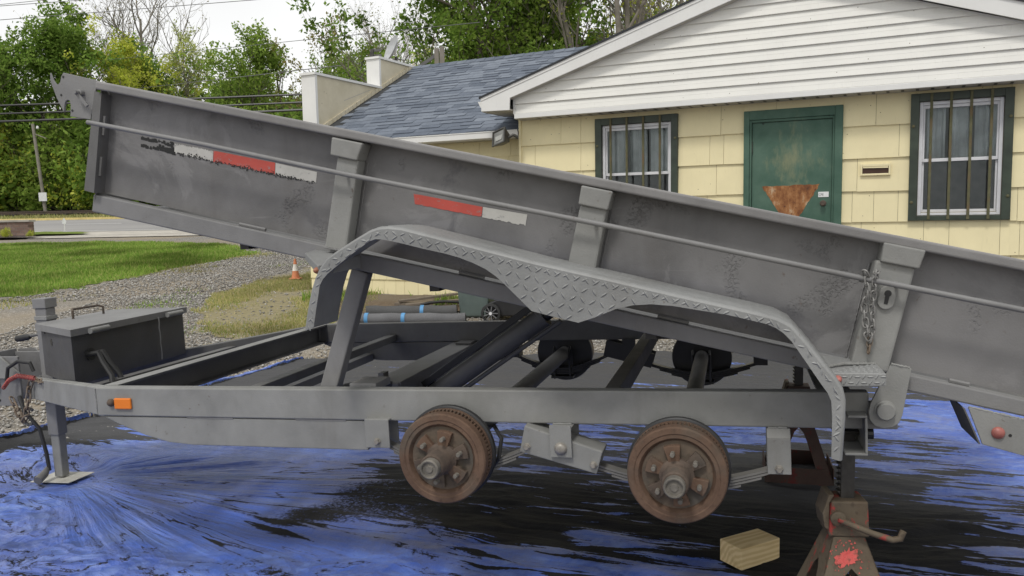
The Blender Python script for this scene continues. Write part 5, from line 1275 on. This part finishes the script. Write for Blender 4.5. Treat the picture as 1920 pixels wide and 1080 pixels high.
par = yprism([(.60, 2.2), (.60, 3.86), (2.40, 3.86), (2.40, 4.40), (3.5, 4.40), (3.5, 2.2)], WS0 - PT, WS0).build('parapet', M['stucco'], HS)
yprism([(.545, 2.2), (.545, 3.86), (.599, 3.86), (.599, 2.2)], WS0 - PT - .02, WS0 + .015).build('parapet_front', M['trim'], par)
yprism([(2.345, 3.5), (2.345, 4.40), (2.399, 4.40), (2.399, 3.5)], WS0 - PT - .02, WS0 + .015).build('parapet_front', M['trim'], par)
yprism([(.52, 3.861), (.52, 3.90), (2.40, 3.90), (2.40, 3.861)], WS0 - PT - .035, WS0 + .03).build('coping', M['trim'], par)
yprism([(2.32, 4.401), (2.32, 4.44), (3.6, 4.44), (3.6, 4.401)], WS0 - PT - .035, WS0 + .03).build('coping', M['trim'], par)
yprism([(1.3, 3.52), (1.3, 3.53), (2.05, 3.80), (2.05, 3.79)], WS0 + .0002, WS0 + .002).build('stucco_seam', M['soffit'], par)
for k in range(26):
    v = .62 + k * .112; z = zr(v) + .055
    MB().hexa([(WS0 + .0005, v, z - .045), (WS0 + .025, v, z - .045), (WS0 + .025, v + .1, z - .045 + .1 * pr), (WS0 + .0005, v + .1, z - .045 + .1 * pr), (WS0 + .0005, v, z + .03), (WS0 + .025, v, z + .03), (WS0 + .025, v + .1, z + .03 + .1 * pr), (WS0 + .0005, v + .1, z + .03 + .1 * pr)]).build('step_flashing', M['stucco'], par)
# floodlight on the corner of the house
FL = thing('floodlight', 'square aluminium floodlight under the eave at the house corner', 'floodlight')
FL.matrix_world = Matrix.Translation((0, 11.16, 0)) @ Matrix.Rotation(R(-26.5), 4, 'Z') @ Matrix.Translation((.0, -.3, 2.57)) @ Matrix.Rotation(R(-22), 4, 'Z') @ Matrix.Rotation(R(-12), 4, 'Y') @ Matrix.Rotation(R(-14), 4, 'X')
M['alu'] = plain('weathered_aluminium', (.075, .072, .065), .45, .5, .3, 14)
fb = MB(); s_, d_ = .125, .13
fb.hexa([(-.07, d_, -.06), (.07, d_, -.06), (.07, d_, .06), (-.07, d_, .06), (-s_, 0, -.105), (s_, 0, -.105), (s_, 0, .105), (-s_, 0, .105)]).build('housing', M['alu'], FL, bev=.012)
rim = MB(); s_, h_ = .13, .11
rim.box(-s_, -s_ + .022, -.02, .001, -h_, h_).box(s_ - .022, s_, -.02, .001, -h_, h_).box(-s_ + .0221, s_ - .0221, -.0195, .0, h_ - .022, h_).box(-s_ + .0221, s_ - .0221, -.0195, .0, -h_, -h_ + .022).build('rim', M['alu'], FL, bev=.005)
MB().box(-.107, .107, -.006, -.002, -.087, .087).build('lens', plain('dusty_lamp_glass', (.17, .17, .155), .25, 0, .35, 5), FL)
MB().hexa([(-.06, -.014, -.05), (.06, -.014, -.05), (.06, -.0065, -.05), (-.06, -.0065, -.05), (-.075, -.007, .02), (.075, -.007, .02), (.075, -.0062, .02), (-.075, -.0062, .02)]).build('reflector', plain('lamp_reflector', (.34, .34, .31), .2, .3), FL)
MB().tube([(.08, .1, .0), (.13, .13, .03), (.15, .16, .02), (.155, .2, .0)], .02, 10).build('knuckle', M['alu'], FL, True)
MB().tube([(.155, .2, .0), (.16, .2, .08), (.15, .19, .13)], .008, 6).build('cable', M['black'], FL, True)

# ------------------------------------------------------------------ things between trailer and house
def carpet_roll(label, a, b, r, m, tapes):
    a, b = Vector(a), Vector(b); t = thing('felt_roll', label, 'roll', a, 0, 'rolled felt lying behind the trailer'); d = b - a
    pts = [d * (k / 10) + Vector((0, .012 * math.sin(k * 1.3), r + .004 * math.sin(k * 2))) for k in range(11)]
    MB().tube(pts, [r * (1 + .03 * math.sin(k * 2.1)) for k in range(11)], 20).build('roll', m, t, True)
    sp_ = [Vector((d.normalized() * (d.length + .002)) + Vector((0, 0, r)))] 
    q = d.normalized(); sd_ = Vector((-q.y, q.x, 0))
    spi = [d + q * .003 + Vector((0, 0, r)) + (sd_ * math.cos(a_) + Vector((0, 0, 1)) * math.sin(a_)) * (r * .95 * a_ / 19) for a_ in np.linspace(1, 18.5, 60)]
    MB().tube(spi, .003, 4).build('roll_edge', M['black'], t)
    for f in tapes:
        c = d * f + Vector((0, .012 * math.sin(f * 13), r)); MB().tube([c - q * .024, c + q * .024], r * 1.06, 20).build('tape_band', M['bluetape'], t, True)
    return t
M['bluetape'] = plain('blue_painters_tape', (.09, .27, .5), .6, var=.2)
def felt(name, c):
    t = NT(name); n = t.noise(3, 5); n2 = t.noise(120, 3); t.color(t.mix(t.ramp(n2, [(.5, 0.), (.75, .5)]), t.ramp(n, [(.3, tuple(x * .7 for x in c)), (.7, c)]), tuple(x * 1.6 for x in c))); t.set(rough=1, spec=.1); t.bump(n2, .5, .004); return t.m
carpet_roll('dark grey felt roll with one blue tape band, behind the paler roll', (-1.95, 10.62, .19), (-.74, 10.55, .185), .082, felt('dark_felt', (.1, .1, .1)), (.62,))
carpet_roll('paler grey felt roll with two blue tape bands, nearest the trailer', (-2.2, 10.27, .165), (-.6, 10.12, .155), .07, felt('grey_felt', (.15, .15, .155)), (.2, .5))
BN = thing('wheelie_bin', 'grey green plastic bin standing by the felt rolls, its upper half hidden by the trailer', 'bin', (-.5, 10.72, .19), R(-8))
M['binp'] = plain('grey_green_plastic', (.1, .13, .12), .5, var=.12)
bb_ = MB(); bb_.hexa([(-.17, -.2, 0), (.2, -.2, 0), (.2, .2, 0), (-.17, .2, 0), (-.235, -.26, .95), (.265, -.26, .95), (.265, .3, .95), (-.235, .3, .95)]).build('body', M['binp'], BN, bev=.02)
MB().box(-.26, .29, -.29, .33, .951, .99).build('lid', M['binp'], BN, bev=.015)
def spoked(parent, c, r):
    o = MB().lathe([(r * .78, -.025), (r, -.02), (r, .02), (r * .78, .025), (r * .74, 0.0), (r * .78, -.025)], c, 'y', 28, caps=False).build('wheel', M['rubber'], parent, True)
    w = MB()
    for k in range(9):
        a = 2 * math.pi * k / 9; w.beam((c[0], c[1] - .012, c[2]), (c[0] + r * .78 * math.cos(a), c[1] - .012, c[2] + r * .78 * math.sin(a)), .012, .014, (0, 1, 0))
    w.build('spokes', M['spoke'], o); MB().lathe([(.02, -.03), (.02, 0)], c, 'y', 14).build('hub', M['vinylwhite'], o); return o
M['spoke'] = plain('grey_plastic_spokes', (.14, .14, .145), .5)
MW = thing('lawn_mower', 'black push mower with grey spoked wheel beside the grey green bin', 'mower', (.02, 10.3, .155), R(-10))
spoked(MW, (-.27, -.18, .125), .125); spoked(MW, (-.27, .3, .125), .125); spoked(MW, (.32, -.18, .11), .105); spoked(MW, (.32, .3, .11), .105)
MB().prism([(-.36, .12), (-.33, .24), (-.2, .3), (.25, .28), (.42, .2), (.42, .1), (.3, .08), (-.3, .08)], -.14, .26).build('deck', M['black'], MW, bev=.02)
MB().lathe([(.12, .28), (.13, .3), (.13, .4), (.1, .43), (.02, .44)], (.03, .06, 0), 'z', 24).build('engine', M['dark'], MW, True)
for y in (-.1, .22): MB().tube([(.35, y, .26), (.7, y, .5), (1.0, y, .75)], .012, 8).build('handle', M['black'], MW, True)
pm = plain('grey_weathered_plank', (.16, .13, .1), .9, 0, .3, 4)
for k, (a, b2, w, lb) in enumerate((((-1.62, 11.35, .33), (-.72, 11.62, .40), .12, 'weathered plank leaning highest on the debris beside the wing wall'), ((-1.5, 11.18, .29), (-.75, 11.25, .34), .1, 'weathered plank lying lowest in the debris beside the wing wall'), ((-1.66, 11.42, .29), (-1.2, 11.22, .28), .14, 'short plank at the left end of the debris beside the wing wall'))):
    o = MB().beam(a, b2, w, .03).build('plank', pm, None, bev=.003); tag(o, lb, 'plank', 'planks by the wing wall')
hs_ = [(-1.28, 11.12, .30), (-1.15, 11.1, .33), (-.95, 11.08, .345), (-.75, 11.08, .33), (-.65, 11.1, .31)]
tag(MB().tube(hs_, .02, 8).build('hose', M['rubber'], None, True), 'black rubber hose lying over the planks by the wing wall', 'hose')
# traffic cone
CN = thing('traffic_cone', 'faded orange traffic cone with white band on the grass verge', 'cone', (-3.97, 14.66, g(14.66) + .02))
M['coneor'] = plain('faded_cone_orange', (.55, .2, .09), .6, var=.15); M['conewh'] = plain('cone_white_band', (.72, .68, .62), .6)
MB().box(-.1, .1, -.1, .1, 0, .02).build('base', M['coneor'], CN, bev=.006)
MB().lathe([(.075, .0205), (.053, .15)], (0, 0, 0), 'z', 20).build('cone_body', M['coneor'], CN, True)
MB().lathe([(.0532, .1505), (.034, .27)], (0, 0, 0), 'z', 20).build('band', M['conewh'], CN, True)
MB().lathe([(.0338, .2705), (.018, .37)], (0, 0, 0), 'z', 20).build('cone_tip', M['coneor'], CN, True)
pst = MB().box(-.06, .06, -.06, .06, 0, .75).build('marker_post', M['trim'], None, bev=.01); pst.location = (-3.55, 15.4, g(15.4)); tag(pst, 'white square marker post behind the traffic cone, partly hidden by the fender', 'post')

# ------------------------------------------------------------------ roadside things
BW = thing('brick_wall', 'low brown brick sign wall with stone cap beside the road', 'wall', (-18.0, 30.0, g(30.0) - .05), R(0))
M['brickb'] = plain('brown_brick', (.2, .13, .1), .9, var=.2); M['mortar'] = plain('mortar', (.3, .27, .24), .95)
wbk = MB().box(-6, 0, 0, .3, 0, .62).build('wall_core', M['mortar'], BW)
M['brickvar'] = shingle_mat('varied_brown_brick', [(.16, .1, .075), (.22, .145, .11), (.27, .19, .15), (.19, .125, .1)])
bme = MB().box(0, .29, -.012, .02, 0, .088).mesh('brick'); bme.materials.append(M['brickvar'])
for r_ in range(6):
    for c_ in range(8):
        o = link('brick', bme, None, wbk); o.location = (-.31 - c_ * .31 + (.15 if r_ % 2 else 0) - .0, 0, .02 + r_ * .1)
sbm = MB().box(-.02, .012, 0, .3, 0, .088).mesh('brick'); sbm.materials.append(M['brickvar'])
for r_ in range(6):
    o = link('brick', sbm, None, wbk); o.location = (.002, 0, .02 + r_ * .1)
MB().box(-6.05, .06, -.06, .36, .621, .70).build('cap', M['concrete'], BW, bev=.01)
mulch = sheet('mulch_bed', [(-24, 28.3), (-24, 29.9), (-17.6, 29.9), (-16.9, 29.2), (-17.6, 28.5)], .2, plain('dark_mulch', (.05, .035, .03), 1., 0, .4, 12, .5), .08, .06, .1)
# small white marker sign
sg_ = thing('marker_sign', 'tiny white lawn marker sign on the grass island', 'sign', (-18.0, 34.0 - 1.6, g(32.4) + .1))
MB().box(-.012, .012, -.01, .01, 0, .45).build('stake', M['trim'], sg_)
MB().prism([(-.07, .3), (.07, .3), (.09, .4), (0, .54), (-.09, .4)], -.018, -.011).build('panel', M['vinylwhite'], sg_)
# railway rail on sleepers behind the road
rl = thing('railway_track', 'rusty railway rail on dark sleepers beyond the road', 'railway', (0, 0, 0))
for k, y in enumerate((58.6, 60.1)):
    z = g(y) + .24
    MB().box(-110, 40, y - .07, y + .07, z, z + .03).box(-110, 40, y - .015, y + .015, z + .0301, z + .14).box(-110, 40, y - .035, y + .035, z + .1401, z + .2).build('rail', M['rustdark'], rl)
slm = MB().box(-.12, .12, 57.8, 60.9, g(59) - .05, g(59) + .24).mesh('sleeper'); slm.materials.append(M['black'])
for k in range(140):
    o = link('sleeper', slm, None, rl); o.location = (-80 + k * .75, 0, 0)
# utility pole
UP = thing('utility_pole', 'slim wooden utility pole with white notice in front of the trees', 'utility pole', (-35.4, 61.3, 1.8))
M['polew'] = plain('weathered_pole_wood', (.22, .2, .17), .9, var=.25, scale=2)
MB().tube([(0, 0, 0), (-.25, 0, 3.5), (-.5, 0, 7)], [.13, .12, .11], 12).build('pole', M['polew'], UP, True)
MB().box(-.32, .28, -.24, -.2, 1.2, 1.85).build('notice', M['vinylwhite'], UP)
MB().beam((-.5, 0, 6.3), (.5, -.1, 5.9), .06, .06).build('bracket', M['polew'], UP); MB().lathe([(.05, 0), (.1, .06), (.08, .2), (.03, .24)], (-.1, -.1, 6.6), 'z', 12).build('insulator', M['vinylwhite'], UP, True)
# ------------------------------------------------------------------ things behind the wing roof
DS = thing('satellite_dish', 'grey satellite dish seen edge on behind the parapet', 'satellite dish', (-2.5, 18.0, 4.4))
MB().tube([(.05, 0, -2.0), (.05, 0, .6)], .03, 10).build('mast', M['alu'], DS, True)
dsh = MB().lathe([(.02, 0), (.12, .012), (.22, .04), (.3, .09), (.305, .1), (.3, .105), (.2, .05), (.1, .025), (.02, .014)], (0, 0, 0), 'x', 32).build('dish', plain('grey_dish', (.42, .43, .44), .5), DS, True)
dsh.location = (.02, 0, .74); dsh.rotation_euler = (0, R(-158), R(28))
MB().tube([(.08, -.05, .55), (.25, -.1, .5), (.35, -.12, .62)], .012, 8).build('feed_arm', M['dark'], DS, True)
AN = thing('roof_antenna', 'small dark antenna cluster behind the upper parapet step', 'antenna', (-2.97, 18.0, 4.3))
MB().tube([(.05, 0, -2.0), (.05, 0, .62)], .02, 8).build('mast', M['dark'], AN, True)
MB().hexa([(-.1, -.05, .52), (.02, -.05, .5), (.02, .05, .5), (-.1, .05, .52), (-.03, -.05, .86), (.03, -.05, .88), (.03, .05, .88), (-.03, .05, .86)]).build('panel', M['alu'], AN)
for z in (.6, .72, .84): MB().beam((.02, 0, z), (.2, -.02, z + .02), .03, .05).build('arm', M['dark'], AN)
PO = thing('wood_post', 'pair of weathered wooden post tops rising behind the wing roof ridge', 'post', (-1.5, 18.0, .5))
for x in (-.055, .06): MB().box(x - .05, x + .05, -.06, .06, 0, 4.68 + x * .3).build('post', M['polew'], PO, bev=.01)
MB().beam((-.1, -.02, 4.5), (-.55, -.05, 4.2), .06, .07).build('brace', M['dark'], PO)

# ------------------------------------------------------------------ overhead wires
def wire(label, a, b, r, sag, m='black'):
    a, b = Vector(a), Vector(b); n = 24
    pts = [a.lerp(b, k / n) - Vector((0, 0, sag * 4 * (k / n) * (1 - k / n))) for k in range(n + 1)]
    o = MB().tube(pts, r, 5).build('overhead_wire', M[m], None, True); return tag(o, label, 'wire', 'overhead wires along the road')
M['wiregrey'] = plain('grey_wire', (.12, .12, .12), .6)
wire('topmost thin overhead wire at the upper left corner of the sky', (-40, 28, 7.6), (5, 28, 9.95), .011, -.05, 'wiregrey')
wire('second thin overhead wire from the top at the upper left', (-40, 28.6, 7.2), (5, 28.6, 10.9), .010, .0, 'wiregrey')
wire('thin overhead wire crossing lowest of the three at the upper left', (-40, 29.2, 7.4), (5, 29.2, 10.0), .012, .0, 'wiregrey')
wire('thin wire crossing the sky between the bare trees and the oak', (-35.4, 70, 15.0), (-.92, 28, 8.0), .014, .0, 'wiregrey')
wire('thick cable crossing in front of the trees, highest of three', (-42, 28, 5.5), (3.5, 28, 6.0), .036, .25)
wire('thick cable crossing in front of the trees, middle of three', (-42, 28, 5.25), (3.5, 28, 5.75), .034, .28)
wire('thick cable crossing in front of the trees, lowest of three', (-42, 28, 4.98), (3.5, 28, 5.5), .042, .28)
wire('thin wire just above the parapet column', (-32.3, 68, 12.2), (-5.7, 28, 6.65), .016, .0, 'wiregrey')
wire('wire running in front of the trees above the wing roof', (-2.0, 24, 5.4), (12, 24, 7.9), .014, .1)

# ------------------------------------------------------------------ trees
M['bark'] = plain('grey_brown_bark', (.12, .1, .08), .95, 0, .35, 3, .4)
M['barkpale'] = plain('pale_bark', (.2, .18, .15), .95, 0, .3, 3, .4)
LEAF = {
 'dark': leafmat('leaf_dark_green', [(.08, .14, .025), (.12, .195, .035), (.165, .25, .05), (.23, .32, .075)], .5),
 'mid': leafmat('leaf_mid_green', [(.11, .175, .03), (.15, .23, .04), (.2, .28, .055), (.26, .33, .08)], .45),
 'yellow': leafmat('leaf_yellow_green', [(.3, .36, .045), (.38, .42, .06), (.45, .48, .08), (.52, .52, .13)], .5),
 'pale': leafmat('leaf_pale_green', [(.28, .33, .1), (.35, .39, .13), (.42, .43, .2), (.32, .37, .12)], .5),
 'brown': leafmat('leaf_young_reddish', [(.17, .13, .05), (.2, .18, .06), (.18, .2, .05), (.25, .2, .09)], .4),
}
def make_tree(seed, Ht, crown_r, base_frac, nleaf, leafsz, leafkind, bark='bark', levels=4, trunk_r=.22, stems=1, clump=.45, upright=.55, kids=(9, 5, 4, 3)):
    r = random.Random(seed); W = MB(); tips = []
    nsides = (8, 6, 4, 3, 3)
    def br(p, d, L, rad, lvl):
        n = 5 if lvl < 2 else 3; pts = [p]; q = p.copy(); dd = d.copy()
        for k in range(n):
            j = (.10, .22, .28, .3, .3)[lvl]
            dd = (dd + Vector((r.uniform(-j, j), r.uniform(-j, j), r.uniform(-j, j) + (.05 if lvl else .04)))).normalized(); q = q + dd * (L / n); pts.append(q.copy())
        e = .3 if lvl < levels - 1 else .25
        rads = [rad * (1 - (1 - e) * k / n) for k in range(n + 1)]
        W.tube(pts, rads, nsides[min(lvl, 4)], cap=False)
        if lvl >= levels - 1:
            for k in range(1, n + 1): tips.append(pts[k])
            return
        if lvl == levels - 2: tips.append(pts[-1]); tips.append(pts[-2])
        nk = kids[lvl]
        for k in range(nk):
            f = (base_frac + (1 - base_frac) * (k + r.random()) / nk) if lvl == 0 else (.25 + .75 * (k + r.random()) / nk)
            f = min(f, .98); i = min(int(f * n), n - 1); pos = pts[i].lerp(pts[i + 1], f * n - i); base_d = (pts[i + 1] - pts[i]).normalized()
            az = r.uniform(0, 6.283); side = Vector((math.cos(az), math.sin(az), 0))
            if lvl == 0:
                nd = (side * (1 - upright * .6) + Vector((0, 0, upright * (.5 + .8 * f)))).normalized()
                LL = crown_r * r.uniform(.75, 1.15) * (1.15 - .55 * max(0, (f - .5) * 2))
            else:
                nd = (base_d * .75 + side * .7 + Vector((0, 0, .18))).normalized(); LL = L * r.uniform(.42, .68)
            br(pos, nd, LL, rads[i] * (.55 if lvl == 0 else .6), lvl + 1)
    for s_ in range(stems):
        az = 6.283 * s_ / max(stems, 1) + r.random(); tilt = .0 if stems == 1 else r.uniform(.12, .3)
        br(Vector((math.cos(az) * .2 * (stems > 1), math.sin(az) * .2 * (stems > 1), -.3)), Vector((math.cos(az) * tilt, math.sin(az) * tilt, 1)).normalized(), Ht * r.uniform(.88, 1.0), trunk_r * (1 if stems == 1 else .75), 0)
    wood = W.mesh('trunk', True, fix=False); wood.materials.append(M[bark])
    g_ = np.random.default_rng(seed); tp_ = np.array([tuple(t) for t in tips]); idx = g_.integers(0, len(tp_), nleaf)
    wgt = .03 + .97 * g_.random(len(tp_)) ** (2.6 if Ht < 6 else 1.6) ; keep = g_.random(nleaf) < wgt[idx]; idx = idx[keep]; k = len(idx)
    c = tp_[idx] + g_.normal(0, clump * .5, (k, 3)) * np.array([1, 1, .75])
    if Ht < 6: c[:, 2] *= g_.uniform(.1, 1.0, k) ** .6
    a = g_.normal(0, 1, (k, 3)); a /= np.linalg.norm(a, axis=1)[:, None]; b = g_.normal(0, 1, (k, 3)); b -= a * (a * b).sum(1)[:, None]; b /= np.linalg.norm(b, axis=1)[:, None]
    s_ = (leafsz * g_.uniform(.55, 1.25, k))[:, None]
    V = np.stack([c - a * s_, c + b * s_ * .55, c + a * s_, c - b * s_ * .55], 1).reshape(-1, 3); F = np.arange(4 * k).reshape(-1, 4)
    lf = mesh_np('crown', V, F); lf.materials.append(LEAF[leafkind])
    return wood, lf
def place_tree(name, label, arch, x, y, sc, rz, zoff=0., group='trees beyond the house and road', cat='tree'):
    t = thing(name, label, cat, (x, y, g(y) + zoff), rz, group); t.scale = (sc, sc, sc)
    w, l = arch; link('trunk', w, None, t); link('crown', l, None, t); return t
A = {}
A['maple'] = make_tree(1, 13.0, 6.2, .14, 50000, .18, 'dark', kids=(14, 6, 4, 3), clump=.7, upright=.5, trunk_r=.28)
A['green'] = make_tree(2, 11.5, 4.2, .2, 26000, .14, 'mid', kids=(12, 6, 4, 3), clump=.5, upright=.6, trunk_r=.22)
A['yellow'] = make_tree(3, 13.0, 5.0, .3, 24000, .13, 'yellow', 'barkpale', kids=(11, 5, 4, 3), clump=.5, upright=.75, trunk_r=.2)
A['pale'] = make_tree(4, 15.0, 3.6, .35, 7500, .12, 'pale', 'barkpale', kids=(11, 5, 4, 3), clump=.42, upright=.85, trunk_r=.2)
A['sparse'] = make_tree(5, 13.0, 3.6, .3, 4200, .12, 'brown', kids=(10, 5, 4, 3), clump=.4, upright=.85, trunk_r=.18)
A['bare'] = make_tree(6, 19.0, 8.0, .3, 2600, .11, 'brown', 'barkpale', kids=(14, 8, 6, 3), clump=.3, upright=.8, trunk_r=.34)
A['oak'] = make_tree(8, 11.5, 5.4, .2, 64000, .115, 'dark', kids=(13, 6, 5, 3), clump=.45, upright=.45, trunk_r=.24)
A['oaklight'] = make_tree(9, 12.0, 4.6, .2, 44000, .105, 'mid', 'barkpale', kids=(12, 6, 5, 3), clump=.42, upright=.7, trunk_r=.2)
A['multi'] = make_tree(10, 12.5, 3.2, .35, 5200, .085, 'yellow', 'barkpale', stems=5, kids=(6, 5, 4, 3), clump=.4, upright=.9, trunk_r=.24)
A['shrub'] = make_tree(12, 4.6, 2.6, .05, 14000, .16, 'mid', kids=(9, 5, 4, 3), clump=.36, upright=.5, trunk_r=.08, stems=2)
A['shrubdark'] = make_tree(13, 5.0, 2.6, .05, 14000, .17, 'dark', kids=(9, 5, 4, 3), clump=.38, upright=.5, trunk_r=.08, stems=2)
A['shrubyel'] = make_tree(14, 4.2, 2.4, .05, 11000, .15, 'yellow', kids=(9, 5, 4, 3), clump=.36, upright=.5, trunk_r=.07, stems=2)
place_tree('maple_tree', 'dense dark green maple directly left of the latch plate, tallest leafy one there', A['maple'], -39.2, 71, 1.0, .3)
place_tree('maple_tree', 'dense dark green maple at the left edge of the photo', A['maple'], -45, 67, .9, 2.1)
place_tree('maple_tree', 'dark green tree right behind the front corner of the trailer bed', A['maple'], -33.5, 76, .88, 4.0)
place_tree('bare_tree', 'tall nearly bare tree rising above the yellow green one at left', A['bare'], -37, 82, 1.04, 1.0)
place_tree('bare_tree', 'slender bare tree left of the tallest bare one', A['bare'], -42.5, 84, .86, 3.4)
place_tree('yellow_green_tree', 'bright yellow green young tree above the front of the trailer bed', A['yellow'], -33, 72, .98, .5)
place_tree('pale_tree', 'slim pale green tree with open crown right of the yellow green one', A['pale'], -29.3, 74, 1.02, .9)
place_tree('green_tree', 'bushy mid green tree above the middle of the first bed panel', A['green'], -19.6, 64, 1.0, .2)
place_tree('green_tree', 'mid green tree between the pale tree and the bushy one, farther back', A['green'], -26.2, 80, .95, 2.2)
place_tree('sparse_tree', 'thin brownish leafed tree standing behind the parapet column', A['sparse'], -14.4, 60, 1.0, .4)
place_tree('sparse_tree', 'thin brownish tree left of the one behind the parapet column', A['sparse'], -17.4, 66, .95, 2.7)
place_tree('green_tree', 'mid green tree just left of the upper parapet column', A['green'], -10.9, 56, .82, 1.3)
place_tree('bare_tree', 'bare tree above the satellite dish', A['bare'], -8.3, 52, .56, 2.0)
place_tree('bare_tree', 'bare tree between the dish and the wooden posts', A['bare'], -5.6, 55, .56, 4.4)
place_tree('yellow_green_tree', 'small yellow green tree behind the wooden post tops', A['yellow'], -3.2, 46, .62, 3.0)
place_tree('green_tree', 'low green tree behind the wing roof ridge right of the posts', A['green'], .2, 40, .66, 4.0)
place_tree('green_tree', 'low green tree behind the wing roof where it meets the gable', A['green'], 3.6, 41, .68, 5.5)
place_tree('oak_tree', 'large dark leafed oak above the left half of the wing roof', A['oak'], -.1, 34.5, .98, .6)
place_tree('oak_tree', 'dark oak behind the wing roof, between the large oak and the olive one', A['oak'], .6, 39, .98, 3.3)
place_tree('oak_tree', 'olive green tree with fine leaves right of the dark oak', A['oaklight'], 1.9, 37, 1.05, 1.2)
place_tree('multi_stem_tree', 'tree with several bare upright stems just left of the gable roof', A['multi'], 4.3, 32, 1.05, .0)
place_tree('multi_stem_tree', 'thin multi stemmed tree farthest right above the gable roof', A['multi'], 8.6, 39, 1.1, 2.0)
place_tree('sparse_tree', 'thin tree showing behind the stems beside the gable roof', A['sparse'], 6.6, 44, .95, 1.2)
sh = [(-45, 67, 1.3, 'shrub'), (-42, 68, 1.5, 'shrubyel'), (-37.5, 68, 1.35, 'shrub'), (-34.8, 67, 1.15, 'shrubyel'), (-36.5, 71.5, 1.7, 'shrub'), (-40, 71, 1.8, 'shrubdark'), (-32.5, 69, 1.6, 'shrubdark'), (-32.6, 66.5, 1.0, 'shrub'), (-28, 67, 1.6, 'shrubdark'), (-24.5, 66, 1.6, 'shrub'), (-21, 68, 1.7, 'shrubdark'), (-17, 65, 1.5, 'shrub'), (-13, 62, 1.5, 'shrubdark'), (-9, 60, 1.4, 'shrub')]
where = ['leftmost in the row beyond the railway', 'second from the left in the row beyond the railway', 'just behind the utility pole', 'yellow green one right of the utility pole', 'tall one behind the utility pole', 'dark tall one left of the utility pole', 'dark one beside the front end of the bed', 'low bright one beside the lower front corner of the bed', 'dark one behind the first bed panel', 'seen above the first bed panel near the pale tree', 'dark one under the bushy green tree', 'between the bushy tree and the parapet column', 'dark one behind the parapet column', 'behind the upper parapet column']
for (x, y, s_, k), wv_ in zip(sh, where):
    place_tree('shrub', 'leafy shrub, ' + wv_, A[k], x, y, s_, rnd.uniform(0, 6), group='undergrowth shrubs beyond the railway', cat='shrub')
# far-off wood closing the view between the trunks
def far_wood():
    g_ = np.random.default_rng(77); nc = 5200; n = 62000
    cx_ = g_.uniform(-110, 70, nc); cy_ = g_.uniform(80, 100, nc); top = 7 + 5 * fbm(cx_ * .07, cy_ * 0, 61) + 3 * fbm(cx_ * .4, cy_ * 0, 62); cz_ = g_.random(nc) ** 1.5 * top + 2.2
    k_ = g_.integers(0, nc, n); c = np.stack([cx_, cy_, cz_], 1)[k_] + g_.normal(0, .5, (n, 3))
    a = g_.normal(0, 1, (n, 3)); a /= np.linalg.norm(a, axis=1)[:, None]; b = g_.normal(0, 1, (n, 3)); b -= a * (a * b).sum(1)[:, None]; b /= np.linalg.norm(b, axis=1)[:, None]
    s_ = g_.uniform(.25, .6, n)[:, None]
    V = np.stack([c - a * s_, c + b * s_ * .6, c + a * s_, c - b * s_ * .6], 1).reshape(-1, 3)
    return tag(link('far_wood', mesh_np('far_wood', V, np.arange(4 * n).reshape(-1, 4)), LEAF['mid']), 'far green wood closing the background behind the trees', 'wood', kind='stuff')
far_wood()
# low shrubs in the mulch bed
for k, (x, y, s_, lb) in enumerate(((-18.2, 28.9, .075, 'small clipped yellowish shrub at the left in the mulch bed'), (-17.5, 29.2, .05, 'tiny yellowish shrub at the right end of the brick wall'))):
    place_tree('garden_shrub', lb, A['shrubyel'], x, y, s_, k, .05, 'garden shrubs by the brick wall', 'shrub')
